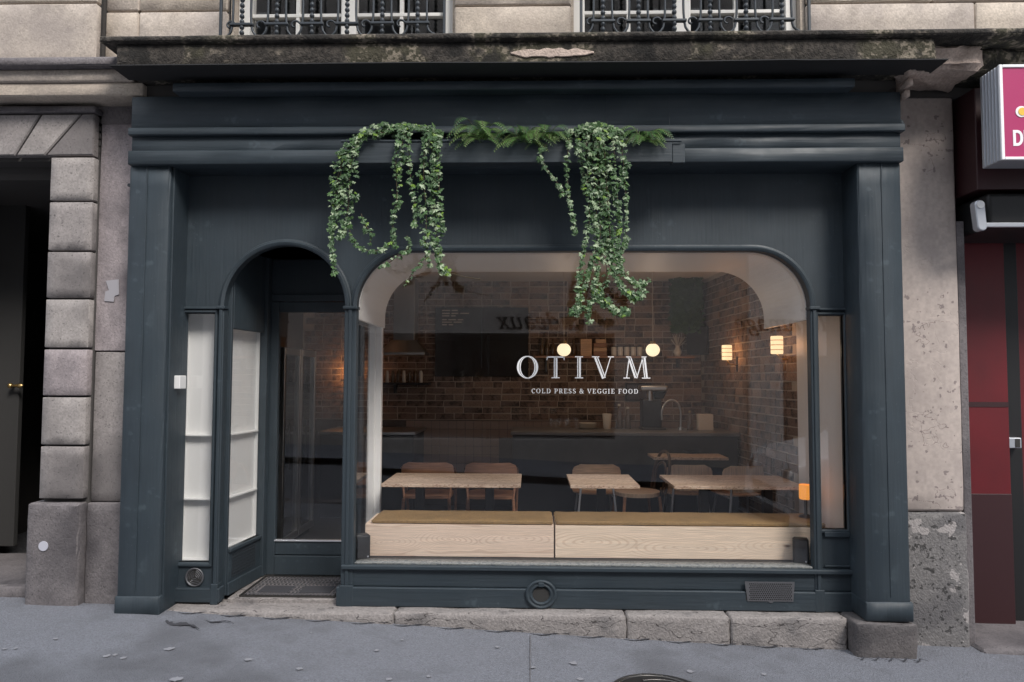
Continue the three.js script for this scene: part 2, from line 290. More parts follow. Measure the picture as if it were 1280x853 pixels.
/* ------------------------------------------------------------------ ground */
const GROUND = [[-40, 0.9], [-12, 0.2], [-4, 0.05], [-3.2, 0.03], [-2.5, 0.02], [-2.2, 0.005], [-0.9, -0.055], [0.62, -0.131], [1.33, -0.160], [2.04, -0.182], [2.6, -0.195], [4, -0.24], [12, -0.6], [40, -1.8]];
function groundY(x) { for (let i = 1; i < GROUND.length; i++) if (x <= GROUND[i][0]) { const [a, b] = [GROUND[i - 1], GROUND[i]]; return mix(a[1], b[1], (x - a[0]) / (b[0] - a[0])); } return GROUND.at(-1)[1]; }
function groundSheet(x0, x1, z0, z1, drop, nx, nz, wave = 0.004) {
  const g = new THREE.PlaneGeometry(x1 - x0, z1 - z0, nx, nz).rotateX(-Math.PI / 2).translate((x0 + x1) / 2, 0, (z0 + z1) / 2), p = g.attributes.position;
  for (let i = 0; i < p.count; i++) p.setY(i, groundY(p.getX(i)) + drop + wave * n3(p.getX(i) * 2.3, p.getZ(i) * 2.3, 0, 8));
  g.computeVertexNormals(); return g;
}
const pavement = struct('pavement', groundSheet(-16, 16, -0.62, 2.6, 0, 300, 40), M.pavement);
struct('road', groundSheet(-40, 40, -30, 40, -0.13, 60, 30, 0), M.asphalt);
{ // granite kerb at the edge of the pavement, and the pavement across the street
  const k = thing('kerb', 'grey granite kerb at the outer edge of the pavement', 'kerb'); k.userData.kind = 'structure';
  for (let i = 0; i < 16; i++) { const x = -8 + i; mesh('kerb_stone', rough(x + 0.004, x + 0.996, groundY(x + 0.5) - 0.14, groundY(x + 0.5) + 0.012, 2.6, 2.86, 0.002, i, 0.25, 0.008), M.plinthStone, k); }
  struct('pavement', groundSheet(-16, 16, 7.2, 9.6, 0, 60, 4), M.pavement);
}
{ // trodden gum and tar on the pavement, and the joint cut through it
  const r = rng(31), gums = [], blob = (x, z, a, b) => { const n = 14, pts = []; for (let i = 0; i < n; i++) { const t = i / n * 2 * Math.PI, k = 0.6 + 0.8 * r(); pts.push([Math.cos(t) * a * k, Math.sin(t) * b * k]); } return slab(shapeOf(pts), 0, 0.0015).rotateX(-Math.PI / 2).translate(x, groundY(x) + 0.006, z); };
  for (const [x, z, s] of [[-2.05, 0.78, 1.4], [-2.32, 0.93, 1], [-2.22, 0.94, 0.9], [-1.56, 0.86, 1.1], [-1.82, 1.16, 1.5], [-1.25, 0.94, 1], [-0.75, 1.0, 1], [-0.55, 0.93, 0.8], [-0.9, 0.62, 0.8], [0.02, 0.72, 0.8], [0.25, 0.62, 1.2], [0.28, 0.84, 1.2], [0.92, 0.64, 1.2], [1.35, 0.62, 1], [1.78, 0.72, 1.2], [-2.75, 0.72, 0.8], [-0.2, 0.45, 0.7], [1.5, 1.0, 0.9]]) gums.push(blob(x, z, 0.017 * s, 0.017 * s));
  for (let i = 0; i < 14; i++) gums.push(blob(rnd(-3.2, 3.2, r), rnd(0.4, 2.4, r), 0.006 + 0.008 * r(), 0.006 + 0.008 * r()));
  const g = mesh('gum_spots', gums, M.gum, pavement); g.userData.kind = 'stuff';
  const smear = (x0, z0, x1, z1, w) => { const up = [], dn = []; for (let i = 0; i <= 16; i++) { const f = i / 16, k = w * (0.35 + r()) * Math.sin(Math.PI * Math.min(0.96, f + 0.08)), x = mix(x0, x1, f), z = mix(z0, z1, f) + 0.02 * Math.sin(f * 7); up.push([x, -(z - k * r())]); dn.unshift([x, -(z + k)]); } return slab(shapeOf([...dn.reverse(), ...up.reverse()]), 0, 0.0015).rotateX(-Math.PI / 2).translate(0, groundY((x0 + x1) / 2) + 0.0065, 0); };
  mesh('tar_stain', smear(-2.30, 0.33, -2.02, 0.46, 0.035), M.tar, pavement);
  mesh('tar_stain', smear(-2.06, 0.29, -1.86, 0.33, 0.014), M.tar, pavement);
  for (const [x0, x1, z] of [[-2.3, -0.9, 0.175], [-0.9, 0.6, 0.162], [0.6, 2.0, 0.160], [2.02, 2.45, 0.30]]) { const n = 5; for (let i = 0; i < n; i++) { const a = mix(x0, x1, i / n), b = mix(x0, x1, (i + 1) / n); mesh('grit_line', smear(a, z, b, z, 0.010), M.tar, pavement); } }
  mesh('pavement_joint', B(-0.0015, 0.0015, groundY(0) + 0.001, groundY(0) + 0.0045, 0.2, 2.6), M.darkStep, pavement);
}
{ // manhole cover
  const t = thing('manhole_cover', 'round cast iron manhole cover with curved ribs set in the pavement', 'manhole cover', [0.70, groundY(0.70) + 0.006, 1.0]);
  t.rotation.z = -0.048;
  mesh('rim', new THREE.TorusGeometry(0.27, 0.012, 8, 48).rotateX(Math.PI / 2).scale(1, 0.6, 1).translate(0, 0.004, 0), M.blackMetal, t);
  mesh('plate', new THREE.CylinderGeometry(0.265, 0.265, 0.01, 40).translate(0, 0.002, 0), M.blackMetal, t);
  for (let i = 0; i < 6; i++) { const rr = 0.05 + i * 0.036; mesh('rib', new THREE.TorusGeometry(rr, 0.007, 5, 36, Math.PI * 1.5).rotateX(Math.PI / 2).rotateY(i * 2.1).translate(0.02 * Math.sin(i * 2), 0.008, 0.02 * Math.cos(i * 2)), M.darkSteel, t); }
}

/* ------------------------------------------------------------------ stone building */
const house = thing('stone_building', 'pale stone building with dark cornice above the slate shopfront', 'building', [0, 0, 0]);
{
  // upper wall: ashlar blocks with open joints before a backing
  const back = [B(-2.99, -2.1, 3.7, 5.2, -0.1, 0.07), B(-0.5, 0.27, 3.7, 5.2, -0.1, 0.07), B(1.86, 6, 3.7, 5.2, -0.1, 0.07), B(-5.5, -2.99, 3.7, 5.2, -0.1, 0.14), B(-2.1, -0.5, 5.0, 5.2, -0.1, 0.07), B(0.27, 1.86, 5.0, 5.2, -0.1, 0.07)];
  mesh('wall_backing', back, M.jointDark, house);
  const course = (y0, y1, cuts, z, k) => { for (let i = 0; i + 1 < cuts.length; i++) mesh('stone_block', rough(cuts[i] + 0.002, cuts[i + 1] - 0.002, y0 + 0.004, y1 - 0.004, z - 0.06, z, 0.0012, i + k, 0.07, 0.006), (i + k) % 2 ? M.stoneUp : M.stoneUp2, house); };
  course(3.64, 4.09, [-5.2, -4.2, -2.955], 0.20, 1); course(4.09, 4.52, [-5.2, -3.8, -2.955], 0.20, 2); course(4.52, 4.95, [-5.2, -4.2, -2.955], 0.20, 3);
  course(3.70, 4.075, [-2.953, -2.72, -2.1], 0.105, 3); course(4.075, 4.52, [-2.953, -2.72, -2.1], 0.105, 4); course(4.52, 4.95, [-2.953, -2.5, -2.1], 0.105, 5);
  course(3.70, 4.09, [-0.53, 0.27], 0.105, 1); course(4.09, 4.52, [-0.53, 0.27], 0.105, 2); course(4.52, 4.95, [-0.53, 0.27], 0.105, 3);
  course(3.70, 4.085, [1.86, 2.98, 4.4, 5.8], 0.105, 2); course(4.085, 4.52, [1.86, 2.7, 4.1, 5.8], 0.105, 3); course(4.52, 4.95, [1.86, 2.98, 4.4, 5.8], 0.105, 4);
  // cornice over the shopfront
  const corn = mesh('cornice', [rough(-2.64, 2.50, 3.515, 3.66, -0.05, 0.485, 0.006, 3, 0.06, 0.008)], M.cornice, house);
  mesh('cornice_slab', [rough(-2.735, 6, 3.66, 3.70, -0.05, 0.52, 0.003, 4, 0.3, 0.006)], M.cornice, corn);
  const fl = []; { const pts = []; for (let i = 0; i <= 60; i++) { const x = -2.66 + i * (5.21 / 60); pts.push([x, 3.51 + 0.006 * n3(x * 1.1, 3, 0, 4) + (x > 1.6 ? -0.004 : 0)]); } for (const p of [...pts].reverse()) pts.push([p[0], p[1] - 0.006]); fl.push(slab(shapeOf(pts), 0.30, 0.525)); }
  mesh('flashing', fl, M.soffitShade, corn);  // lip coloured dark to hold the shade below the cornice
  { const up = [], dn = []; for (let i = 0; i <= 26; i++) { const f = i / 26, x = -0.13 + 0.52 * f, e = Math.min(1, 5 * f, 5 * (1 - f)); up.push([x, 3.585 + e * (0.018 + 0.012 * n3(x * 22, 1, 0, 3))]); dn.unshift([x, 3.575 - e * (0.02 + 0.014 * n3(x * 26, 7, 0, 5))]); } mesh('broken_render', slab(shapeOf([...dn.reverse(), ...up.reverse()]), 0.44, 0.4935, 0.003), M.bare, corn); }
  mesh('broken_render', [rough(2.36, 2.86, 3.50, 3.66, 0.0, 0.40, 0.025, 7, 0.04, 0.03)], M.bare, corn);
  mesh('broken_render', [rough(2.78, 6, 3.52, 3.658, 0.0, 0.34, 0.015, 8, 0.12, 0.02)], M.cornice, corn);
  for (const [y, z] of [[3.50, 0.38], [3.44, 0.34], [3.38, 0.30]]) mesh('bracket_stub', rough(2.40, 2.435, y - 0.02, y + 0.025, 0.0, z, 0.004, 9, 0.02, 0.006), M.bare, corn);
  // wall mass behind the frieze and over the window
  mesh('wall_core', [B(-2.66, 2.4, 2.96, 3.52, -0.06, 0.19), B(-2.7, 6, 3.46, 3.69, -0.1, 0.03), B(-2.64, 2.5, 2.46, 3.69, -0.93, -0.062)], M.jointDark, house);
  // left neighbour: moulded band, voussoirs, pier of blocks, strip of wall and plinths
  mesh('band', [rough(-5.2, -2.66, 3.60, 3.66, 0.0, 0.32, 0.002, 2, 0.2, 0.006)], M.plinthStone, house);
  mesh('band', [rough(-5.2, -2.66, 3.515, 3.60, 0.0, 0.265, 0.0015, 3, 0.2, 0.006)], M.stoneUp2, house);
  mesh('band', [rough(-5.2, -2.60, 3.425, 3.515, 0.0, 0.245, 0.002, 5, 0.2, 0.006)], M.stoneUp, house);
  mesh('band', [rough(-5.2, -2.98, 3.36, 3.40, 0.0, 0.14, 0.002, 6, 0.2, 0.006), B(-5.2, -2.67, 3.30, 3.43, -0.05, 0.05)], M.plinthStone, house);
  mesh('wall_strip', [rough(-2.995, -2.64, 1.72, 3.43, -0.05, 0.045, 0.003, 11, 0.06, 0.004)], M.pierWall, house);
  mesh('wall_strip', [rough(-2.985, -2.64, 0.70, 1.715, -0.05, 0.045, 0.003, 12, 0.06, 0.004)], M.pierStone2, house);
  mesh('pier_backing', [B(-3.30, -2.99, 0, 3.36, -0.92, 0.05), B(-5.2, -2.99, 3.04, 3.36, -0.92, 0.05), B(-5.2, -4.62, 0, 3.1, -0.92, 0.05)], M.jointDark, house);
  const ys = [3.055, 2.745, 2.40, 2.075, 1.735, 1.41, 1.08, 0.72];
  for (let i = 0; i + 1 < ys.length; i++) for (const [a, b] of [[-3.30, -3.0], [-5.2, -4.62]]) mesh('pier_block', rough(a, b, ys[i + 1] + 0.008, ys[i] - 0.006, -0.28, 0.105, 0.001, i + 20, 0.045, 0.0025), [M.pierStone, M.pierStone2, M.pierWall, M.pierStone2, M.pierStone][(i * 3) % 5], house);
  for (const [a, b] of [[-3.36, -3.0], [-5.2, -4.6]]) mesh('pier_plinth', rough(a, b, -0.1, 0.70, -0.28, 0.135, 0.003, 41, 0.045, 0.010), M.plinthStone, house);
  mesh('strip_plinth', rough(-2.995, -2.64, -0.1, 0.695, -0.05, 0.07, 0.003, 43, 0.05, 0.006), M.plinthStone, house);
  const vx = [-3.0, -3.24, -3.53, -3.82, -4.10, -4.38, -4.66, -4.95, -5.2], topx = [-3.0, -3.10, -3.38, -3.70, -4.10, -4.5, -4.82, -5.1, -5.2], botx = [-3.0, -3.34, -3.55, -3.84, -4.10, -4.36, -4.65, -4.86, -5.2];
  for (let i = 0; i + 1 < topx.length; i++) { const g = slab(shapeOf([[topx[i] - 0.007, 3.35], [topx[i + 1] + 0.007, 3.35], [botx[i + 1] + 0.007, 3.065], [botx[i] - 0.007, 3.065]].reverse()), -0.26, 0.11, 0.008); mesh('voussoir', g, i % 2 ? M.pierStone : M.pierStone2, house); }
  // right pier: rendered wall over a grey plinth, pipe at its edge
  mesh('rendered_pier', [rough(2.38, 2.875, 0.672, 3.6, -0.28, 0.012, 0.002, 51, 0.07, 0.01)], M.plaster, house);
  mesh('pier_plinth', [rough(2.38, 2.885, -0.3, 0.668, -0.28, 0.022, 0.005, 53, 0.04, 0.01)], M.plinthR, house);
  mesh('edge_strip', [B(2.88, 2.935, -0.25, 2.62, -0.28, -0.01, 0.008)], M.plinthStone, house);
  mesh('poster_scrap', [slab(shapeOf([[-2.925, 2.205], [-2.835, 2.215], [-2.83, 2.11], [-2.86, 2.10], [-2.865, 2.06], [-2.93, 2.065], [-2.925, 2.13], [-2.9, 2.14]]), 0.046, 0.0505)], M.scrap, house);
  mesh('round_marker', new THREE.CylinderGeometry(0.032, 0.032, 0.006, 24).rotateX(Math.PI / 2).translate(-3.235, 0.42, 0.138), M.sticker, house);
  for (const [x, y, z] of [[-2.72, 3.06, 0.12], [-2.74, 3.24, 0.11], [-2.76, 2.86, 0.09]]) mesh('iron_hook', rod([x, y, 0.04], [x, y, z], 0.013), M.iron, house);
  // back of the house and the rooms above, so that no light leaks in
  mesh('rear_wall', [B(-5.5, -5.2, -0.3, 5.2, -4.2, 0.1), B(-5.5, 6, 2.95, 3.1, -4.2, -0.1), B(-2.99, -2.8, -0.3, 3.5, -4.2, -0.06), B(2.42, 2.6, -0.3, 3.5, -4.2, -0.3), B(-5.5, 6, -0.3, 5.2, -4.4, -4.2), B(-5.5, 6, 5.2, 5.3, -4.4, 0.1), B(5.9, 6, 3.1, 5.2, -4.2, -0.1)], M.jointDark, house);
  // first floor windows
  const win = (x0, x1, bars, mid, right) => {
    const w = mesh('window', [B(x0 - 0.005, x0 + 0.075, 3.7, 5.0, -0.12, 0.0, 0.006), B(x1 - 0.075, x1, 3.7, 5.0, -0.12, 0.0, 0.006), B(x0 + 0.075, x1 - 0.075, 3.7, 3.80, -0.10, -0.03, 0.005), B(mid - 0.055, mid + 0.055, 3.8, 5.0, -0.10, -0.02, 0.012)], M.frameWhite, house);
    for (const b of bars) mesh('glazing_bar', B(b - 0.013, b + 0.013, 3.8, 5.0, -0.09, -0.045, 0.004), M.frameWhite, w);
    for (const y of [4.11, 4.5]) mesh('glazing_bar', [B(x0 + 0.075, mid - 0.055, y - 0.013, y + 0.013, -0.088, -0.043, 0.004), B(mid + 0.055, x1 - 0.075, y - 0.013, y + 0.013, -0.088, -0.043, 0.004)], M.frameWhite, w);
    const xs = [x0 + 0.075, ...bars, mid, x1 - 0.075].sort((a, b) => a - b);
    for (let i = 0; i + 1 < xs.length; i++) mesh('pane', B(xs[i] + 0.002, xs[i + 1] - 0.002, 3.8, 5.0, -0.075, -0.068), M.glass, w);
    mesh('reveal', [B(x0 - 0.03, x0 - 0.006, 3.7, 5.0, -0.12, 0.065), B(x1 + 0.001, x1 + 0.035, 3.7, 5.0, -0.12, 0.065), B(x0 - 0.03, x1 + 0.03, 4.95, 5.0, -0.12, 0.06)], M.stoneUp, w);
  };
  win(-2.06, -0.545, [-1.66, -0.92], -1.29); win(0.295, 1.83, [0.68, 1.43], 1.055);
}
// iron balcony railings: two things with the same pattern
function railing(x0, x1, label) {
  const t = thing('balcony_railing', label, 'railing', [x0, 3.742, 0.36], 'iron railings of the first floor windows');
  const L = x1 - x0, n = 6, p = (L - 0.055) / n, top = 1.0;
  mesh('bar', B(-0.009, 0.009, -0.044, top, -0.009, 0.009, 0.004), M.iron, t);
  mesh('bar', B(L - 0.009, L + 0.009, -0.044, top, -0.009, 0.009, 0.004), M.iron, t);
  mesh('top_rail', B(-0.02, L + 0.02, top, top + 0.03, -0.025, 0.025, 0.008), M.iron, t);
  const cs = [...Array(n).keys()].map((i) => 0.14 + i * p * 0.98);
  let prev = null;
  cs.forEach((c) => {
    const a = c - 0.062, b = c + 0.062;
    mesh('tie', B(a - 0.016, b + 0.016, 0.092, 0.110, -0.016, 0.016, 0.005), M.iron, t);
    const pts = []; for (let y = -0.044; y < top; y += 0.0366) pts.push([0.004, y], [0.012, y + 0.006], [0.0165, y + 0.018], [0.012, y + 0.030]); pts.push([0.004, top]);
    mesh('beaded_baluster', lathe(pts, 9).translate(c, 0, 0), M.iron, t);
    const from = prev === null ? 0.0 : prev, u = [];
    const h = (a - from) / 2, cx = (a + from) / 2;
    if (prev === null) u.push(tube([[0.008, 0.02, 0], [0.03, 0.016, 0], [a - 0.012, 0.05, 0], [a, 0.12, 0], [a, 0.5, 0], [a, top, 0]], 0.008, 40, 6));
    else u.push(tube([[from, top, 0], [from, 0.5, 0], [from, 0.12, 0], [from + h * 0.3, 0.045, 0], [cx, 0.016, 0], [a - h * 0.3, 0.045, 0], [a, 0.12, 0], [a, 0.5, 0], [a, top, 0]], 0.008, 64, 6));
    mesh('loop_bar', u, M.iron, t);
    // scroll behind the tie
    mesh('scroll', tube([...Array(16).keys()].map((i) => { const q = i / 15 * 4.4, rr = 0.034 * (1 - i / 22); return [cx + (prev === null ? 0.02 : 0) + Math.cos(q + 0.4) * rr, 0.10 + Math.sin(q + 0.4) * rr, -0.012]; }), 0.007, 30, 6), M.iron, t);
    prev = b;
  });
  mesh('loop_bar', tube([[prev, top, 0], [prev, 0.5, 0], [prev, 0.12, 0], [prev + 0.012, 0.05, 0], [L - 0.03, 0.016, 0], [L - 0.008, 0.02, 0]], 0.008, 40, 6), M.iron, t);
  return t;
}
railing(-2.03, -0.565, 'black iron railing with beaded balusters above the ivy over the shop door');
railing(0.32, 1.775, 'black iron railing with beaded balusters on the cornice beside the pink sign');
/* ------------------------------------------------------------------ slate shopfront */
const shop = thing('shopfront', 'slate grey painted wooden shopfront with arched door and rounded display window', 'shopfront', [0, 0, 0]);
const XW0 = -1.195, XW1 = 1.882, YS = 2.03, WT = 2.415, WR = 0.385;           // window opening
const winTop = (e) => [...arcPts(XW1 - WR, YS, WR + e, WR + e, 0, 90, 18), ...arcPts(XW0 + WR, YS, WR + e, WR + e, 90, 180, 18)];
const DX = -1.69, DR = 0.4225;                                              // door arch
const doorTop = (e) => arcPts(DX, YS, DR + e, DR + e + 0.005, 180, 0, 28);
{
  const outer = [[-2.46, 0.02], [DX - DR, 0.02], ...doorTop(0), [DX + DR, 0.02], [2.145, 0.02], [2.145, 2.97], [-2.46, 2.97]];
  const sh = shapeOf(outer);
  sh.holes.push(pathOf(rectPts(-2.41, -2.18, 0.29, 1.985)), pathOf([[XW0, 0.30], [XW1, 0.30], ...winTop(0)]), pathOf(rectPts(1.935, 2.105, 0.548, 1.975)));
  mesh('fascia_panel', slab(sh, -0.055, 0, 0.004, 1), M.paint, shop);
  // round mouldings over door and window, down to the capitals
  const prof = [[-0.004, 0], [-0.004, 0.026], [0.006, 0.034], [0.018, 0.036], [0.026, 0.028], [0.030, 0.018], [0.040, 0.014], [0.046, 0.0]];
  mesh('arch_moulding', sweep([[DX - DR, YS], ...doorTop(0).slice(1, -1), [DX + DR, YS]], prof), M.paint, shop);
  mesh('arch_moulding', sweep([...winTop(0)].reverse(), prof), M.paint, shop);
  // posts with caps
  for (const [x0, x1, y0] of [[DX - DR - 0.035, DX - DR + 0.006, 0.15], [DX + DR - 0.008, XW0 + 0.004, 0.15], [XW1 - 0.004, XW1 + 0.05, 0.155]]) {
    mesh('post', [B(x0, x1, y0, 2.015, -0.05, 0.026, 0.01), B((x0 + x1) / 2 - 0.012, (x0 + x1) / 2 + 0.012, y0, 2.015, 0.02, 0.036, 0.006)], M.paint, shop);
    mesh('post_cap', B(x0 - 0.008, x1 + 0.008, 2.012, 2.034, -0.04, 0.044, 0.006), M.paint, shop);
    mesh('post_foot', B(x0 - 0.004, x1 + 0.004, 0.015, y0 + 0.005, -0.04, 0.042, 0.006), M.paint, shop);
  }
  // frames round the two narrow display panes
  const frame = (x0, x1, y0, y1) => sweep([[x0, y0], [x0, y1], [x1, y1], [x1, y0]], [[0.0, -0.03], [0.0, 0.006], [0.008, 0.014], [0.02, 0.012], [0.026, 0.0]], true);
  mesh('pane_frame', frame(-2.41, -2.18, 0.29, 1.985), M.paint, shop);
  mesh('pane_frame', frame(1.935, 2.105, 0.548, 1.975), M.paint, shop);
  mesh('rail_moulding', [B(-2.44, DX - DR - 0.04, 2.012, 2.03, -0.01, 0.022, 0.006), B(1.94, 2.142, 2.008, 2.026, -0.01, 0.022, 0.006)], M.paintH, shop);
  // lower panels
  mesh('sill_board', [B(DX + DR + 0.0, 2.142, 0.262, 0.292, -0.045, 0.05, 0.008)], M.paintH, shop);
  mesh('worn_sill', [rough(XW0 + 0.01, XW1 - 0.01, 0.288, 0.303, -0.10, 0.014, 0.0015, 77, 0.04, 0.003)], M.wornSill, shop);
  mesh('stall_riser', [B(-1.264, 2.142, 0.148, 0.262, -0.05, 0.018, 0.004)], M.paintH, shop);
  mesh('skirting', [B(-1.30, 2.142, 0.018, 0.145, -0.05, 0.04, 0.008), B(-2.45, -2.09, 0.03, 0.125, -0.05, 0.04, 0.008)], M.paintH, shop);
  mesh('panel_rail', [B(1.95, 2.14, 0.50, 0.535, -0.03, 0.02, 0.006), B(1.95, 2.14, 0.30, 0.315, -0.02, 0.014, 0.005), B(-2.43, -2.16, 0.262, 0.28, -0.03, 0.016, 0.006)], M.paintH, shop);
  // pilasters, battered a little towards the foot
  const pil = (x0, x1, yb, name, seam) => {
    const p = mesh('pilaster', [rough(x0, x1, yb, 2.952, -0.06, 0.238, 0.0016, x0 > 0 ? 61 : 63, 0.09, 0.007)], M.paint, shop);
    mesh('seam_strip', B(seam - 0.004, seam + 0.004, yb + 0.15, 2.945, 0.236, 0.2425, 0.002), M.paint, p);
    mesh('foot', rough(x0 - 0.008, x1 + 0.012, yb, yb + 0.12, -0.05, 0.248, 0.002, 66, 0.05, 0.004), M.paint, p);
  };
  pil(-2.675, -2.402, groundY(-2.55) - 0.01, 'left', -2.555); pil(2.115, 2.392, 0.028, 'right', 2.268);
  // inner returns beside the recess
  mesh('return_board', [B(-2.402, -2.388, 0.03, 2.95, -0.05, 0.20, 0.004), B(-2.45, -2.43, 0.03, 2.95, -0.03, 0.02, 0.004)], M.paint, shop);
  // entablature
  const fz = mesh('frieze', [rough(-2.665, 2.395, 3.194, 3.412, -0.05, 0.255, 0.0018, 71, 0.08, 0.0035)], M.paintH, shop);
  mesh('frieze_ledge', [rough(-2.675, 2.412, 3.146, 3.196, -0.05, 0.274, 0.0015, 72, 0.1, 0.0035)], M.paintH, fz);
  mesh('frieze_cove', [rough(-2.665, 2.395, 3.040, 3.148, -0.05, 0.240, 0.001, 73, 0.1, 0.003)], M.paintH, fz);
  mesh('frieze_lip', [rough(-2.672, 2.398, 2.948, 3.042, -0.05, 0.272, 0.0018, 74, 0.08, 0.0035)], M.paintH, fz);
  mesh('blind_box', [rough(-2.34, 2.06, 3.405, 3.462, 0.05, 0.355, 0.002, 75, 0.1, 0.0035)], M.paintH, fz);
  mesh('seam_strip', [B(0.493, 0.498, 3.2, 3.41, 0.254, 0.2585), B(0.9, 0.904, 3.2, 3.41, 0.254, 0.2575)], M.paintH, fz);
  mesh('end_bolt', new THREE.SphereGeometry(0.03, 10, 8).scale(0.7, 1, 1).translate(2.415, 3.215, 0.2), M.paint, fz);
  // planter trough carried by the frieze
  const pl = mesh('planter_trough', [B(-1.22, 0.90, 2.928, 3.068, 0.335, 0.348, 0.004), B(-1.22, 0.90, 2.928, 2.942, 0.272, 0.335, 0.002), B(-1.22, -1.205, 2.942, 3.068, 0.272, 0.335, 0.002), B(0.885, 0.90, 2.942, 3.068, 0.272, 0.335, 0.002)], M.paintH, shop);
  mesh('trough_rim', [tube([[-1.23, 3.073, 0.345], [-0.6, 3.070, 0.347], [0.2, 3.069, 0.346], [0.96, 3.064, 0.345]], 0.009, 40, 8)], M.paintH, pl);
  mesh('trough_bracket', [B(0.902, 0.985, 2.925, 3.05, 0.272, 0.335, 0.006)], M.paintH, pl);
  mesh('soil', [B(-1.205, 0.885, 2.942, 3.045, 0.272, 0.334)], M.soil, pl);
  // glazing
  const gs = shapeOf([[XW0 + 0.002, 0.303], [XW1 - 0.002, 0.303], ...winTop(-0.002)]);
  const glass = mesh('display_pane', slab(gs, -0.045, -0.037), M.glass, shop);
  mesh('side_pane', B(-2.409, -2.181, 0.291, 1.984, -0.040, -0.034), M.glass, shop);
  mesh('side_pane', B(1.936, 2.104, 0.549, 1.974, -0.040, -0.034), M.glass, shop);
  // lining of the window arch, and white post
  const ring = [[XW1 + 0.022, 1.95], ...winTop(0.022), [XW0 - 0.022, 1.95], [XW0 + 0.003, 1.95], ...winTop(-0.003).reverse(), [XW1 - 0.003, 1.95]];
  mesh('window_lining', slab(shapeOf(ring), -0.94, -0.058, 0, 1), M.whitePaint, shop);
  mesh('white_post', [B(-1.316, -1.255, 0.05, 2.44, -0.96, -0.88, 0.008), B(-1.258, -1.205, 0.05, 2.44, -0.95, -0.895, 0.008)], M.whitePaint, shop);
  mesh('vestibule_pane', B(-1.262, -1.256, 0.30, 2.02, -0.88, -0.06), M.glass, shop);
  mesh('vestibule_rail', [B(-1.285, -1.235, 0.05, 0.30, -0.90, -0.058, 0.004), B(-1.285, -1.235, 2.02, 2.46, -0.90, -0.058, 0.004)], M.paint, shop);
  // vestibule: side display, its panel with grille, ceiling
  const turn = (g) => g.translate(2.1, 0, 0.06).rotateY(-0.108).translate(-2.1, 0, -0.06);   // the side display stands at a slight angle
  const vest = mesh('vestibule_frame', [B(-2.118, -2.085, 0.05, 2.47, -0.085, -0.056, 0.005), turn(B(-2.12, -2.06, 0.05, 2.47, -0.60, -0.535, 0.006)), turn(B(-2.118, -2.085, 1.885, 2.47, -0.535, -0.085, 0.004)), turn(B(-2.118, -2.085, 0.05, 0.36, -0.535, -0.085, 0.004)), turn(B(-2.116, -2.07, 0.335, 0.36, -0.54, -0.08, 0.006))], M.paint, shop);
  mesh('vestibule_skirting', turn(B(-2.085, -2.065, 0.05, 0.135, -0.54, -0.06, 0.005)), M.paint, vest);
  mesh('side_pane', turn(B(-2.104, -2.098, 0.36, 1.885, -0.536, -0.084)), M.glass, shop);
  { const gp = shapeOf(rectPts(-0.47, -0.14, 0.155, 0.315)); for (let j = 0; j < 7; j++) for (let i = 0; i < 15; i++) { const x = -0.46 + i * 0.0215 + (j % 2) * 0.0107, y = 0.168 + j * 0.0215; if (x < -0.145) gp.holes.push(pathOf(arcPts(x, y, 0.0085, 0.0085, 0, 300, 5))); } mesh('grille', turn(slab(gp, 0, 0.004).rotateY(Math.PI / 2).translate(-2.086, 0, -0.60)), M.iron, vest); }
  mesh('vestibule_ceiling', B(-2.12, -1.25, 2.46, 2.475, -0.9, -0.058), M.paint, shop);
  // white display box with two shelves
  const dbx = mesh('display_box', [B(-2.44, -2.13, 0.28, 2.0, -0.135, -0.12), turn(B(-2.165, -2.15, 0.28, 2.0, -0.56, -0.14)), B(-2.44, -2.415, 0.28, 2.0, -0.12, -0.058), turn(B(-2.15, -2.106, 0.28, 2.0, -0.56, -0.545)), B(-2.415, -2.13, 0.27, 0.289, -0.12, -0.058), turn(B(-2.15, -2.107, 0.335, 0.358, -0.545, -0.14)), B(-2.415, -2.13, 1.986, 2.0, -0.12, -0.058), turn(B(-2.15, -2.107, 1.887, 1.91, -0.545, -0.14))], M.displayWhite, shop);
  for (const y of [1.14, 0.70]) { mesh('shelf', B(-2.415, -2.14, y - 0.006, y + 0.006, -0.12, -0.072, 0.002), M.displayWhite, dbx); mesh('shelf', turn(B(-2.15, -2.115, y - 0.006, y + 0.006, -0.54, -0.145, 0.002)), M.displayWhite, dbx); }
  // lettering on the display pane
  const L = [], bar = (x0, y0, x1, y1, w0, w1 = w0) => { const dx = x1 - x0, dy = y1 - y0, l = Math.hypot(dx, dy), nx = -dy / l, ny = dx / l; return slab(shapeOf([[x0 - nx * w0 / 2, y0 - ny * w0 / 2], [x1 - nx * w1 / 2, y1 - ny * w1 / 2], [x1 + nx * w1 / 2, y1 + ny * w1 / 2], [x0 + nx * w0 / 2, y0 + ny * w0 / 2]]), 0, 0.0015); };
  const inl = (x0, y0, x1, y1, w) => { const dx = x1 - x0, dy = y1 - y0, l = Math.hypot(dx, dy), nx = -dy / l * w, ny = dx / l * w; return [bar(x0 - nx * 0.26, y0 - ny * 0.26, x1 - nx * 0.26, y1 - ny * 0.26, w * 0.52), bar(x0 + nx * 0.36, y0 + ny * 0.36, x1 + nx * 0.36, y1 + ny * 0.36, w * 0.26)]; };
  const serif = (x, y, w) => bar(x - w / 2, y, x + w / 2, y, 0.0065);
  const H = 0.148;
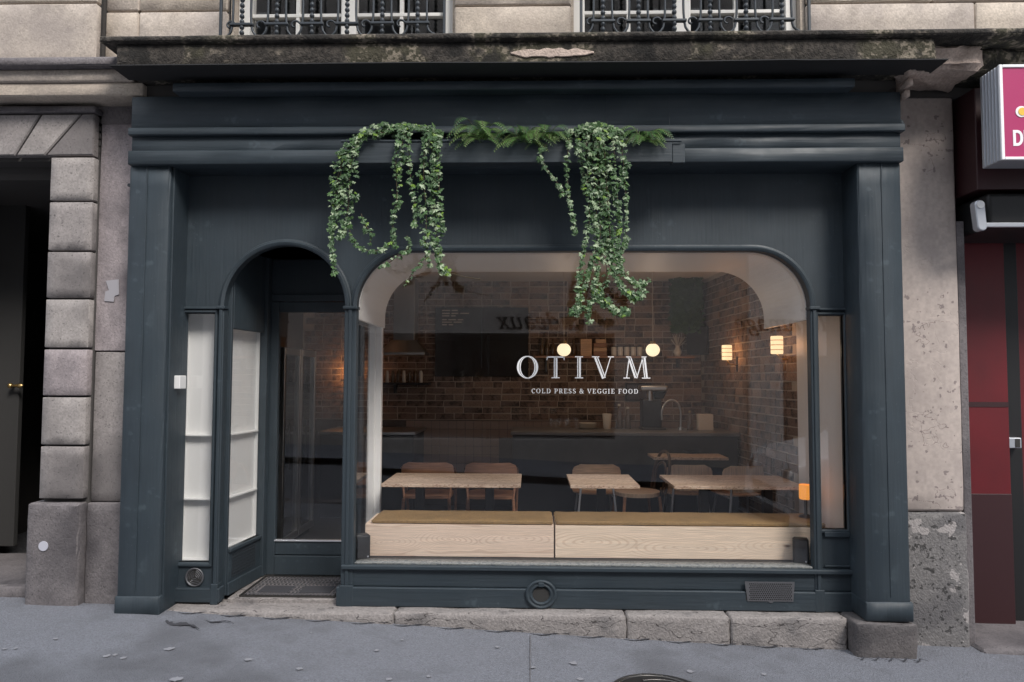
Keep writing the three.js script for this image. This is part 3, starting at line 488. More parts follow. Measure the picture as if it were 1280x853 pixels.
  const glyph = {
    O: () => { const s = shapeOf(arcPts(0, H / 2, 0.073, 0.078, 0, 360, 48)); s.holes.push(pathOf(arcPts(0, H / 2, 0.049, 0.071, 0, 360, 40))); const out = []; const half = (sg) => { const a = arcPts(0, H / 2, 0.073, 0.078, -78, 78, 24), b = arcPts(0, H / 2, 0.058, 0.0745, -78, 78, 24).reverse(), c = arcPts(0, H / 2, 0.0545, 0.0735, -80, 80, 24), d = arcPts(0, H / 2, 0.047, 0.070, -80, 80, 24).reverse(); for (const q of [[...a, ...b], [...c, ...d]]) out.push(slab(shapeOf(sg > 0 ? q : q.map(([x, y]) => [-x, y]).reverse()), 0, 0.0015)); }; half(1); half(-1); const cap = (y0) => shapeOf([[-0.016, y0], [0.016, y0], [0.016, y0 + 0.006], [-0.016, y0 + 0.006]]); out.push(slab(cap(-0.0035), 0, 0.0015), slab(cap(H - 0.0035), 0, 0.0015)); return out; },
    T: () => [...inl(0.0, 0.004, 0.0, H - 0.004, 0.024), serif(0, 0.002, 0.055), bar(-0.058, H - 0.004, 0.058, H - 0.004, 0.009), bar(-0.056, H, -0.059, H - 0.026, 0.008, 0.003), bar(0.056, H, 0.059, H - 0.026, 0.008, 0.003)],
    I: () => [...inl(0, 0.004, 0, H - 0.004, 0.024), serif(0, 0.002, 0.056), serif(0, H - 0.002, 0.056)],
    V: () => [...inl(-0.050, H - 0.004, 0.004, 0.0, 0.026), bar(0.050, H - 0.002, 0.006, 0.002, 0.006), serif(-0.053, H - 0.002, 0.05), serif(0.052, H - 0.002, 0.04)],
    M: () => [bar(-0.066, 0.0, -0.048, H - 0.002, 0.0065), ...inl(-0.046, H - 0.004, 0.0, 0.004, 0.024), bar(0.002, 0.0, 0.046, H - 0.004, 0.0065), ...inl(0.066, 0.003, 0.050, H - 0.003, 0.024), serif(-0.066, 0.002, 0.042), serif(0.067, 0.002, 0.058), serif(-0.052, H - 0.002, 0.034), serif(0.053, H - 0.002, 0.034)],
  };
  [['O', -0.022], ['T', 0.170], ['I', 0.330], ['V', 0.496], ['M', 0.720]].forEach(([c, x]) => { const m = mesh('letter', glyph[c](), M.signWhite, glass); m.position.set(x - 0.0, 1.547, -0.0366); });
  const font = await new FontLoader().loadAsync('fonts/droid/droid_serif_regular.typeface.json');
  let cx = 0.004; const small = 'COLD PRESS & VEGGIE FOOD', total = 0.729, sz = 0.0315;
  const adv = (c) => font.data.glyphs[c].ha / font.data.resolution * sz, sum = [...small].reduce((a, c) => a + adv(c), 0), gap = (total - sum) / (small.length - 1);
  for (const c of small) { if (c !== ' ') { const m = mesh('letter', new TextGeometry(c, { font, size: sz, depth: 0.0015, curveSegments: 4, bevelEnabled: false }), M.signWhite, glass); m.position.set(cx, 1.443, -0.0366); } cx += adv(c) + gap; }
  // vents in the stall riser
  const rv = mesh('round_vent', [lathe([[0.055, 0.0], [0.11, 0.0], [0.112, 0.012], [0.104, 0.02], [0.094, 0.02], [0.09, 0.013], [0.080, 0.013], [0.076, 0.018], [0.066, 0.018], [0.062, 0.006], [0.055, 0.0]], 40).rotateX(Math.PI / 2).scale(0.94, 0.86, 1).translate(0.072, 0.115, 0.04)], M.paint, shop);
  mesh('opening', new THREE.CylinderGeometry(0.058, 0.058, 0.004, 28).rotateX(Math.PI / 2).scale(1, 0.8, 1).translate(0.072, 0.11, 0.043), M.doorDark, rv);  // solid disc, its dark colour stands for the shade inside the vent
  mesh('latch', B(0.052, 0.092, 0.165, 0.195, 0.05, 0.064, 0.005), M.paint, rv);
  { const gp = shapeOf([[1.414, 0.212], [1.738, 0.212], [1.738, 0.198], [1.728, 0.085], [1.60, 0.085], [1.59, 0.076], [1.575, 0.076], [1.565, 0.085], [1.43, 0.085], [1.414, 0.198]].reverse()); for (let j = 0; j < 9; j++) for (let i = 0; i < 22; i++) { const x = 1.432 + i * 0.0135 + (j % 2) * 0.0068, y = 0.097 + j * 0.0125; if (x < 1.722 && x > 1.44) gp.holes.push(pathOf(arcPts(x, y, 0.0052, 0.0052, 0, 300, 5))); } mesh('vent_grille', slab(gp, 0.041, 0.046), M.flash, shop); mesh('vent_back', B(1.42, 1.73, 0.09, 0.21, 0.0385, 0.0405), M.doorDark, shop); }  // sheet behind the holes is coloured dark for the shade of a duct
  const sv = mesh('swirl_vent', [new THREE.TorusGeometry(0.058, 0.006, 8, 32).translate(-2.272, 0.192, 0.012)], M.flash, shop);
  mesh('opening', new THREE.CylinderGeometry(0.056, 0.056, 0.004, 24).rotateX(Math.PI / 2).translate(-2.272, 0.192, 0.006), M.doorDark, sv);  // no hole here: a disc coloured like the shaded inside
  for (let s = 0; s < 3; s++) for (let i = 0; i < 4; i++) { const a0 = s * 2.094 + 0.5, rr = 0.014 + i * 0.0115; mesh('fin', tube([...Array(6).keys()].map((k) => { const a = a0 + (k / 5 - 0.5) * 1.7, bend = rr + 0.004 * Math.cos(k); return [-2.272 + Math.cos(a) * bend, 0.192 + Math.sin(a) * bend, 0.012]; }), 0.0028, 8, 5), M.flash, sv); }
}
{ // white sensor box on the pilaster return
  const t = thing('sensor_box', 'small white plastic box on the slate return beside the narrow white display', 'box', [-2.40, 1.51, 0.10]);
  mesh('case', B(-0.045, 0.05, -0.045, 0.045, -0.06, 0.03, 0.006), M.plasticWhite, t);
  mesh('slot', B(-0.02, -0.006, -0.026, 0.026, 0.028, 0.0315), M.paper, t);
}
{ // stone threshold
  const t = thing('doorstep', 'worn stone step of cracked blocks under the shopfront', 'doorstep', [0, 0, 0]);
  mesh('step_stone', rough(-2.40, -0.890, -0.12, 0.018, -0.58, 0.165, 0.005, 81, 0.05, 0.010), M.sillStone, t);
  mesh('step_stone', rough(-0.886, 0.618, -0.25, 0.016, -0.05, 0.150, 0.007, 82, 0.03, 0.007), M.sillStone, t);
  mesh('step_stone', rough(0.624, 1.285, -0.28, 0.014, -0.05, 0.148, 0.007, 83, 0.03, 0.007), M.sillStone, t);
  mesh('step_stone', rough(1.291, 2.03, -0.30, 0.014, -0.05, 0.152, 0.007, 84, 0.03, 0.007), M.sillStone, t);
  mesh('step_stone', rough(2.036, 2.415, -0.32, 0.020, -0.05, 0.268, 0.008, 85, 0.035, 0.008), M.darkStep, t);
  mesh('entry_slab', B(-2.06, -1.27, 0.0, 0.045, -0.62, -0.02, 0.008), M.sillStone, t);
}
{ // entrance grate
  const t = thing('entrance_grate', 'worn ribbed metal mat set in the entrance before the glass door', 'doormat', [-1.66, 0.046, -0.30]);
  mesh('frame', [B(-0.33, 0.33, 0, 0.012, 0.235, 0.25), B(-0.33, 0.33, 0, 0.012, -0.25, -0.235), B(-0.33, -0.315, 0, 0.012, -0.235, 0.235), B(0.315, 0.33, 0, 0.012, -0.235, 0.235)], M.darkSteel, t);
  mesh('plate', B(-0.315, 0.315, 0, 0.004, -0.235, 0.235), M.plinthStone, t);
  const ribs = []; for (let j = 0; j < 15; j++) for (let i = 0; i < 22; i++) { const x = -0.295 + i * 0.028, z = -0.216 + j * 0.031, in1 = (Math.abs(x + 0.13) < 0.11 || Math.abs(x - 0.16) < 0.11) && z > 0.0 && z < 0.16; if (in1) continue; ribs.push(new THREE.BoxGeometry(0.022, 0.007, 0.007).rotateY((j % 2 ? 1 : -1) * 0.6).translate(x, 0.0065, z)); }
  const rb = mesh('ribs', ribs, M.flash, t); rb.userData.kind = 'stuff';
  mesh('inset', [B(-0.24, -0.02, 0.003, 0.008, 0.0, 0.16), B(0.05, 0.27, 0.003, 0.008, 0.0, 0.16)], M.tar, t);
}
{ // glazed shop door
  const t = thing('shop_door', 'dark slate glazed door at the back of the arched entrance', 'door', [-1.66, 0.048, -0.62]);
  mesh('stile', B(-0.375, -0.285, 0, 2.08, -0.025, 0.025, 0.006), M.paint, t);
  mesh('stile', B(0.29, 0.375, 0, 2.08, -0.025, 0.025, 0.006), M.paint, t);
  mesh('bottom_rail', [B(-0.285, 0.29, 0.002, 0.145, -0.02, 0.03, 0.005), B(-0.285, 0.29, 0.150, 0.25, -0.02, 0.02, 0.006)], M.paint, t);
  mesh('top_rail', B(-0.285, 0.29, 2.0, 2.08, -0.02, 0.02, 0.006), M.paint, t);
  mesh('door_pane', B(-0.287, 0.292, 0.248, 2.002, -0.006, 0.0), M.glass, t);
  mesh('transom', [B(-0.375, 0.375, 2.083, 2.14, -0.03, 0.03, 0.006)], M.paint, t);
  mesh('transom_panel', B(-0.375, 0.375, 2.14, 2.412, -0.012, 0.012, 0.004), M.paint, t);
  mesh('weather_bar', B(-0.29, 0.292, 0.250, 0.262, -0.005, 0.03, 0.004), M.alu, t);
  const h = mesh('door_handle', tube([[-0.395, 2.02, 0.03], [-0.41, 2.02, 0.09], [-0.428, 2.13, 0.12], [-0.40, 2.14, 0.09], [-0.36, 2.14, 0.05]], 0.008, 20, 6), M.iron, t); h.name = 'door_closer';
}
{ // dark entrance next door
  const t = thing('entrance_door', 'dark painted door leaf with a brass handle in the open entrance beside the stone pier', 'door', [-4.15, 0.06, -0.85]);
  mesh('leaf', [B(-0.655, -0.004, 0.12, 3.0, -0.05, 0.0, 0.006)], M.doorDark, t);
  const hn = mesh('door_handle', [new THREE.SphereGeometry(0.022, 12, 8).translate(-0.04, 1.41, 0.05), rod([-0.04, 1.41, 0], [-0.04, 1.41, 0.05], 0.010), rod([-0.04, 1.41, 0.05], [0.03, 1.41, 0.055], 0.011), new THREE.SphereGeometry(0.02, 10, 8).scale(1.6, 0.9, 0.9).translate(0.04, 1.41, 0.055)], M.brass, t);
  mesh('threshold', rough(-0.66, 0.80, -0.05, 0.06, -0.05, 0.85, 0.004, 91, 0.06, 0.012), M.plinthStone, t);
}
/* ------------------------------------------------------------------ red shop on the right, its sign and bracket */
{
  const t = thing('red_shopfront', 'dark red painted shop wall beside the rendered pier', 'shopfront', [3.74, -0.2, -0.42]);
  mesh('wall_panel', B(-0.86, -0.30, 0.02, 3.5, -0.2, 0.03, 0.004), M.red, t);
  mesh('wall_panel', B(-0.17, 2.0, 0.02, 3.5, -0.2, -0.04, 0.004), M.red, t);
  mesh('shutter_guide', B(-0.30, -0.17, 0.02, 3.5, -0.2, -0.03, 0.004), M.blackMetal, t);
  mesh('seam', B(-0.85, -0.302, 1.55, 1.586, 0.028, 0.034), M.redDark, t);
  mesh('skirting', B(-0.86, -0.299, 0.01, 0.93, -0.1, 0.036, 0.004), M.redDark, t);
  mesh('upper_wall', B(-0.88, 2.0, 3.4, 3.9, -0.25, 0.2), M.redDark, t);
  mesh('shade_fascia_box', [B(-0.84, 2.0, 2.98, 3.66, 0.03, 0.62, 0.01)], M.redDark, t);  // pushed out to shade the red wall, its red darkened for that shade
  mesh('awning_case', B(-0.80, 2.0, 2.72, 2.95, 0.1, 0.66, 0.03), M.blackMetal, t);  // also deepened to throw shade on the wall below
  mesh('doorstep', rough(-0.84, 2.0, -0.1, 0.02, -0.2, 0.54, 0.004, 93, 0.06, 0.012), M.plinthStone, t);
  const lk = mesh('lock_box', B(-0.305, -0.215, 1.255, 1.33, -0.03, 0.03, 0.006), M.alu, t);
  mesh('keyhole', B(-0.262, -0.228, 1.262, 1.322, 0.029, 0.033), M.doorDark, lk);
}
{
  const t = thing('lightbox_sign', 'pink sign box in an aluminium frame on the red shop', 'sign', [2.835, 2.87, 0.42]);
  mesh('casing', [B(0, 0.9, 0, 0.585, -0.06, 0.12, 0.006)], M.alu, t);
  for (const z of [-0.03, 0.0, 0.03, 0.06, 0.09]) mesh('rib', B(-0.006, 0.0015, 0.004, 0.58, z - 0.006, z + 0.006, 0.002), M.alu, t);
  mesh('frame_edge', [B(-0.002, 0.018, 0.0, 0.585, 0.12, 0.135, 0.004), B(0.018, 0.9, 0.0, 0.018, 0.12, 0.135, 0.004), B(0.018, 0.9, 0.567, 0.585, 0.12, 0.135, 0.004)], M.signWhite, t);
  mesh('sign_face', B(0.018, 0.9, 0.018, 0.567, 0.118, 0.127), M.signPink, t);
  const bold = await new FontLoader().loadAsync('fonts/droid/droid_sans_bold.typeface.json');
  let x = 0.062; for (const c of 'DE') { const g = new TextGeometry(c, { font: bold, size: 0.098, depth: 0.003, curveSegments: 5, bevelEnabled: false }); const m = mesh('letter', g.scale(0.78, 1, 1), M.signWhite, t); m.position.set(x, 0.085, 0.1265); x += 0.064; }
  const d = mesh('dot', new THREE.CylinderGeometry(0.034, 0.034, 0.005, 28).rotateX(Math.PI / 2).translate(0.125, 0.295, 0.128), M.signWhite, t);
  mesh('dot_centre', new THREE.CylinderGeometry(0.024, 0.024, 0.004, 24).rotateX(Math.PI / 2).translate(0.13, 0.295, 0.131), M.yellow, d);
}
{
  const t = thing('awning_arm', 'white folding awning arm below the pink sign', 'awning arm', [2.86, 2.66, 0.26]);
  mesh('elbow', [slab(shapeOf([...arcPts(0, 0, 0.032, 0.032, 0, 180, 10), ...arcPts(0.012, -0.14, 0.03, 0.026, 180, 360, 10)]), -0.03, 0.03, 0.006)], M.alu, t);
  mesh('pivot', new THREE.CylinderGeometry(0.024, 0.024, 0.075, 20).rotateX(Math.PI / 2), M.plasticWhite, t);
  mesh('arm', B(0.03, 0.42, -0.14, -0.112, -0.015, 0.015, 0.004), M.alu, t);
}
/* ------------------------------------------------------------------ café interior: room */
const fl = struct('interior_floor', B(-2.8, 2.42, -0.05, 0.05, -4.2, -0.62), M.floorDark);
struct('interior_floor', B(-1.25, 2.2, -0.05, 0.048, -0.62, -0.05), M.floorDark);
struct('interior_ceiling', [B(-2.8, 2.42, 2.69, 2.75, -4.2, -0.94)], M.ceilPaint);
const wallL = struct('interior_wall_left', B(-2.8, -2.72, 0.05, 2.69, -4.2, -0.6), M.counterBlack);
struct('interior_wall_front', [B(-2.72, -2.055, 0.05, 2.69, -0.66, -0.57), B(-2.055, 2.42, 2.44, 2.69, -0.97, -0.942)], M.counterBlack);
const wallB = struct('interior_wall_back', B(-2.72, 2.4, 1.045, 2.69, -3.72, -3.612), M.mortar);
struct('interior_wall_side', [B(2.14, 2.2, 0.05, 2.69, -0.95, -0.06)], M.whitePaint);
const wallR = struct('interior_wall_right', B(0, 2.66, 0.05, 2.69, -0.08, -0.012), M.mortar);
wallR.position.set(1.985, 0, -3.60); wallR.rotation.y = -(Math.PI / 2 - 0.068);   // runs from the back corner to the street, its front looks into the room
function unevenBox(w, h, seed) { const r = rng(seed), g = new THREE.BoxGeometry(w, h, 0.026), p = g.attributes.position, at = {}; for (let i = 0; i < p.count; i++) { const k = [p.getX(i) > 0, p.getY(i) > 0].join(), o = at[k] ??= [0.006 * (r() - 0.5), 0.005 * (r() - 0.5), 0.006 * (r() - 0.5)]; p.setXYZ(i, p.getX(i) + o[0], p.getY(i) + o[1], p.getZ(i) - 0.007 + o[2]); } g.computeVertexNormals(); return uvBox(g); }
const brickG = [[0.213, 0.065], [0.210, 0.066], [0.214, 0.063], [0.208, 0.064], [0.212, 0.062]].map(([w, h], i) => unevenBox(w, h, 100 + i));
const halfG = unevenBox(0.101, 0.064, 107);
function brickwork(parent, x0, x1, y0, y1, z, keep, seed, most = 295) {
  const r = rng(seed), spots = [], rest = [];
  for (let j = 0, y = y0 + 0.037; y < y1 - 0.02; j++, y += 0.075) {
    let x = x0 + (j % 2 ? 0.0 : -0.112) + 0.03 * (r() - 0.5);
    while (x < x1) { const half = r() < 0.22, l = half ? 0.112 : 0.224, c = x + l / 2; if (c - l / 2 > x0 - 0.03 && c + l / 2 < x1 + 0.03) spots.push([c, y, half, keep(c, y), r(), r(), r()]); x += l; }
  }
  spots.sort((a, b) => a[3] - b[3]);
  spots.forEach(([x, y, half, far, a, b, c], i) => {
    const g = half ? halfG : brickG[Math.floor(a * 5)], zz = z + 0.006 * (b - 0.5), rot = 0.02 * (a - 0.5);
    if (i < most) { const m = new THREE.Mesh(g, M.bricks[Math.floor(c * 5)]); m.name = 'brick'; m.position.set(x, y + 0.004 * (c - 0.5), zz); m.rotation.z = rot; m.castShadow = m.receiveShadow = true; parent.add(m); }
    else rest.push(g.clone().rotateZ(rot).translate(x, y, zz));
  });
  if (rest.length) { const m = mesh('bricks', rest, M.bricks[1], parent); m.userData.kind = 'stuff'; }
}
brickwork(wallB, -2.70, 2.24, 1.05, 2.69, -3.612, (x, y) => Math.abs(x - 0.5) + (x < -1.2 ? 2 : 0) + (y > 2.3 ? 0.4 : 0), 5);
brickwork(wallR, 0.02, 2.64, 0.1, 2.69, -0.012, (x, y) => Math.abs(x - 1.4) + Math.abs(y - 1.8), 9);
{ // tiled dado along the back wall
  const t = struct('interior_dado', B(-2.72, 2.1, 0.05, 1.04, -3.72, -3.60), M.grout);
  const tg = uvBox(B(-0.0485, 0.0485, -0.0485, 0.0485, -0.004, 0.006, 0.003));
  const add = (x, y) => { const m = new THREE.Mesh(tg, M.tile); m.name = 'tile'; m.position.set(x, y, -3.602); m.castShadow = m.receiveShadow = true; t.add(m); };
  for (let i = 0; i < 36; i++) for (let j = 0; j < 2; j++) add(-1.42 + i * 0.1, 0.99 - j * 0.1);
  for (let i = 0; i < 11; i++) for (let j = 2; j < 8; j++) add(-1.42 + i * 0.1, 0.99 - j * 0.1);
}
/* ------------------------------------------------------------------ bench, cushions, speakers */
function bench(x0, x1, mat, label) {
  const t = thing('window_bench', label, 'bench', [(x0 + x1) / 2, 0.05, -0.37], 'plywood benches in the window'), w = (x1 - x0) / 2;
  mesh('front_panel', B(-w, w, 0.25, 0.47, 0.165, 0.19, 0.002), mat, t);
  mesh('seat_board', B(-w, w, 0.452, 0.472, -0.2, 0.164, 0.002), mat, t);
  mesh('back_panel', B(-w, w, 0.0, 0.452, -0.2, -0.18, 0.002), mat, t);
  mesh('end_panel', [B(-w, -w + 0.018, 0.0, 0.45, -0.178, 0.163, 0.002)], mat, t);
  mesh('end_panel', [B(w - 0.018, w, 0.0, 0.45, -0.178, 0.163, 0.002)], mat, t);
  mesh('base', B(-w + 0.02, w - 0.02, 0.0, 0.248, 0.12, 0.18, 0.002), M.counterBlack, t);
}
bench(-1.158, 0.163, M.plyA, 'pinkish plywood bench behind the display pane, beside the white post');
bench(0.173, 2.05, M.plyB, 'long yellowish plywood bench with a knot behind the display pane');
function cushion(x0, x1, label) {
  const c = tag(mesh('bench_cushion', rough(x0, x1, 0.521, 0.549, -0.572, -0.185, 0.004, 111, 0.05, 0.008), M.cushion), label, 'cushion', 'ochre cushions on the window benches');
  return c;
}
cushion(-1.12, 0.158, 'ochre seat cushion lying on the pinkish bench'); cushion(0.176, 2.04, 'long ochre seat cushion lying on the yellowish bench');
struct('window_platform', B(-1.23, 2.13, 0.05, 0.298, -0.24, -0.06), M.counterBlack).name = 'interior_sill';
function speaker(x, turn, label) {
  const t = thing('speaker', label, 'speaker', [x, 0.298, -0.115], 'black speakers at the ends of the bench'); t.rotation.y = turn;
  mesh('cabinet', rough(-0.05, 0.05, 0, 0.165, -0.05, 0.04, 0.0005, 3, 0.04, 0.006), M.blackMetal, t);
  mesh('front_grille', B(-0.042, 0.042, 0.01, 0.155, 0.04, 0.046, 0.004), M.boardBlack, t);
  mesh('badge', new THREE.CylinderGeometry(0.006, 0.006, 0.003, 12).rotateX(Math.PI / 2).translate(0.03, 0.02, 0.047), M.alu, t);
}
speaker(-1.165, 0.5, 'small black speaker at the bench end beside the white post'); speaker(1.84, -0.3, 'small black speaker at the knotty end of the long bench');

/* ------------------------------------------------------------------ tables and chairs */
function table(x0, x1, z0, z1, label, legs, seam, up = 0) {
  const t = thing('cafe_table', label, 'table', [(x0 + x1) / 2, 0.05, (z0 + z1) / 2], 'wooden cafe tables'), w = (x1 - x0) / 2, d = (z1 - z0) / 2;
  const cuts = seam ? [-w, seam - (x0 + x1) / 2, w] : [-w, w];
  for (let i = 0; i + 1 < cuts.length; i++) mesh('tabletop', B(cuts[i] + 0.001, cuts[i + 1] - 0.001, 0.66 + up, 0.685 + up, -d, d, 0.003), M.tableWood, t);
  for (const lx of legs) { mesh('pedestal', B(lx - 0.035, lx + 0.035, 0.02, 0.66 + up, -0.035, 0.035, 0.006), M.blackMetal, t); mesh('foot', B(lx - 0.2, lx + 0.2, 0, 0.02, -0.2, 0.2, 0.006), M.blackMetal, t); }
  return t;
}
table(-1.143, -0.074, -1.25, -0.62, 'long pale wooden table in front of the two brown chairs', [-0.28, 0.28], -0.6);
table(0.302, 0.83, -1.25, -0.62, 'small square wooden table in front of one plywood chair', [0.0]);
table(1.085, 2.08, -1.25, -0.62, 'long wooden table by the side wall with two plywood chairs', [-0.2, 0.3]);
table(1.16, 1.86, -3.0, -1.95, 'dark toned wooden table before the black counter', [0], 0, 0.07);
function shell(w, h, bend, th, r, nx = 14, ny = 8) {           // bent plywood panel with rounded corners
  const pos = [], idx = [];
  for (const s of [1, -1]) for (let j = 0; j <= ny; j++) for (let i = 0; i <= nx; i++) {
    const v = (j / ny - 0.5) * h, e = Math.max(0, Math.abs(v) - (h / 2 - r)), hw = w / 2 - r + Math.sqrt(Math.max(0, r * r - e * e)), u = (i / nx * 2 - 1) * hw;
    pos.push(u, v, bend * (u / (w / 2)) ** 2 + s * th / 2 + 0.10 * v * v);
  }
  const S = (nx + 1) * (ny + 1), at = (s, i, j) => s * S + j * (nx + 1) + i;
  for (let j = 0; j < ny; j++) for (let i = 0; i < nx; i++) { idx.push(at(0, i, j), at(0, i + 1, j), at(0, i + 1, j + 1), at(0, i, j), at(0, i + 1, j + 1), at(0, i, j + 1)); idx.push(at(1, i, j), at(1, i + 1, j + 1), at(1, i + 1, j), at(1, i, j), at(1, i, j + 1), at(1, i + 1, j + 1)); }
  const rim = []; for (let i = 0; i < nx; i++) rim.push([i, 0]); for (let j = 0; j < ny; j++) rim.push([nx, j]); for (let i = nx; i > 0; i--) rim.push([i, ny]); for (let j = ny; j > 0; j--) rim.push([0, j]);
  rim.forEach(([i, j], k) => { const [i2, j2] = rim[(k + 1) % rim.length]; idx.push(at(0, i, j), at(1, i2, j2), at(0, i2, j2), at(0, i, j), at(1, i, j), at(1, i2, j2)); });
  const g = new THREE.BufferGeometry(); g.setAttribute('position', new THREE.Float32BufferAttribute(pos, 3)); g.setIndex(idx); g.computeVertexNormals(); return toCreasedNormals(g, 0.8);
}
function plyChair(name, label, mat, w, group) {
  const t = thing(name, label, 'chair', [0, 0.05, 0], group);   // its back looks to the street
  mesh('backrest', shell(w, 0.235, -0.05, 0.012, 0.075).translate(0, 0.59, 0.02), mat, t);
  mesh('seat', shell(0.42, 0.38, 0.012, 0.012, 0.09).rotateX(-Math.PI / 2).translate(0, 0.425, -0.24), mat, t);
  for (const s of [-1, 1]) {
    mesh('leg', [rod([s * 0.14, 0.56, 0.005], [s * 0.20, 0.0, 0.05], 0.011)], M.alu, t);
    mesh('leg', [rod([s * 0.15, 0.42, -0.34], [s * 0.20, 0.0, -0.42], 0.011)], M.alu, t);
    mesh('seat_rail', rod([s * 0.152, 0.414, -0.01], [s * 0.15, 0.414, -0.36], 0.009), M.alu, t);
    mesh('bolt', new THREE.SphereGeometry(0.006, 6, 5).translate(s * 0.13, 0.60, 0.028), M.steel, t);
  }
  return t;
}
const pc = plyChair('plywood_chair', 'honey plywood chair with steel legs behind the small square table', M.chairPly, 0.445, 'plywood chairs');
pc.position.set(0.608, 0.05, -1.77);
const pc2 = plyChair('plywood_chair', 'pale plywood chair with steel legs behind the long table by the side wall', M.chairPale, 0.43, 'plywood chairs'); pc2.position.set(1.452, 0.05, -1.77);
copyOf(pc2, [1.955, 0.05, -1.72], 0.12, 'pale plywood chair tight against the brick side wall', 'plywood chairs');
function brownChair(label) {
  const t = thing('brown_chair', label, 'chair', [0, 0.05, 0], 'brown wooden chairs');
  mesh('backrest', shell(0.47, 0.20, -0.07, 0.014, 0.07).translate(0, 0.645, -0.14), M.chairBrown, t);
  mesh('seat', shell(0.42, 0.40, 0.0, 0.025, 0.06).rotateX(-Math.PI / 2).translate(0, 0.44, -0.32), M.chairBrown, t);
  for (const s of [-1, 1]) { mesh('rear_post', tube([[s * 0.21, 0, -0.50], [s * 0.225, 0.4, -0.46], [s * 0.235, 0.66, -0.30], [s * 0.232, 0.69, -0.2]].map(([x, y, z]) => [x, y, z]), 0.013, 20, 7), M.chairBrown, t); mesh('leg', rod([s * 0.20, 0.43, -0.14], [s * 0.225, 0, -0.10], 0.016, 0.012), M.chairBrown, t); mesh('arm_post', rod([s * 0.2, 0.43, -0.16], [s * 0.225, 0.62, -0.19], 0.011), M.chairBrown, t); }
  return t;
}
const bc = brownChair('brown wooden chair behind the long table, beside the white post'); bc.position.set(-0.918, 0.05, -1.35);
copyOf(bc, [-0.352, 0.05, -1.35], 0, 'brown wooden chair behind the long table, beside the gap to the small table', 'brown wooden chairs');
{ // bentwood chair at the inner table
  const t = thing('bentwood_chair', 'dark bentwood chair turned sideways to the inner table', 'chair', [0.98, 0.05, -1.82]); t.rotation.y = Math.PI / 2 + 0.15;
  mesh('back_hoop', tube([[-0.19, 0.45, 0.2], [-0.2, 0.66, 0.24], [-0.1, 0.80, 0.27], [0.1, 0.80, 0.27], [0.2, 0.66, 0.24], [0.19, 0.45, 0.2]], 0.014, 36, 7), M.darkWood, t);
  mesh('inner_hoop', tube([[-0.11, 0.45, 0.2], [-0.12, 0.66, 0.235], [0, 0.72, 0.255], [0.12, 0.66, 0.235], [0.11, 0.45, 0.2]], 0.010, 30, 6), M.darkWood, t);
  mesh('seat', new THREE.CylinderGeometry(0.21, 0.205, 0.035, 28).translate(0, 0.445, 0), M.chairPale, t);
  for (const [x, z] of [[-0.16, 0.16], [0.16, 0.16], [-0.16, -0.16], [0.16, -0.16]]) mesh('leg', rod([x, 0.43, z], [x * 1.2, 0, z * 1.25], 0.015, 0.011), M.chairBrown, t);
  mesh('leg_ring', new THREE.TorusGeometry(0.19, 0.008, 6, 28).rotateX(Math.PI / 2).translate(0, 0.2, 0), M.chairBrown, t);
}
{ const b = thing('bowl', 'shallow dark bowl on the inner wooden table', 'bowl', [1.6, 0.805, -2.35]); mesh('body', lathe([[0, 0], [0.05, 0], [0.10, 0.03], [0.095, 0.03], [0.048, 0.008], [0, 0.008]], 24), M.blackMetal, b); mesh('handle', rod([0.085, 0.02, 0], [0.10, 0.10, 0], 0.006), M.blackMetal, b); }

/* ------------------------------------------------------------------ counter and back bar */
{
  const t = thing('bar_counter', 'black bar counter with grey stone top before the brick wall', 'counter', [0.95, 0.05, -2.65]);
  mesh('front', B(-1.13, 1.1, 0.0, 0.925, -0.27, 0.33, 0.006), M.counterBlack, t);
  mesh('worktop', B(-1.15, 1.12, 0.926, 0.962, -0.3, 0.36, 0.008), M.counterTop, t);
  const s = thing('kitchen_counter', 'dark kitchen counter with steel top beyond the long table', 'counter', [-1.75, 0.05, -3.1]);
  mesh('front', B(-0.5, 0.5, 0.0, 0.88, -0.45, 0.3, 0.006), M.counterBlack, s);
  mesh('worktop', B(-0.52, 0.52, 0.882, 0.915, -0.47, 0.32, 0.006), M.steel, s);
}
{ // menu board
  const t = thing('menu_board', 'large black menu board with white print on the brick wall', 'menu board', [-0.58, 1.56, -3.575]);
  mesh('panel', B(-0.55, 0.55, 0, 0.815, -0.02, 0.01, 0.004), M.boardBlack, t);
  const r = rng(8); [0.78, 0.745, 0.715, 0.67, 0.64, 0.61].forEach((y, i) => { const n = 2 + Math.floor(r() * 2); let x = -0.47; for (let k = 0; k < n; k++) { const w = 0.05 + 0.07 * r(); mesh('print', B(x, x + w, y - 0.006, y + 0.006, 0.0095, 0.0125), M.paper, t); x += w + 0.02; } });
  mesh('lamp_rail', B(-0.005, 0.005, 0.1, 0.8, 0.012, 0.02), M.iron, t);
}
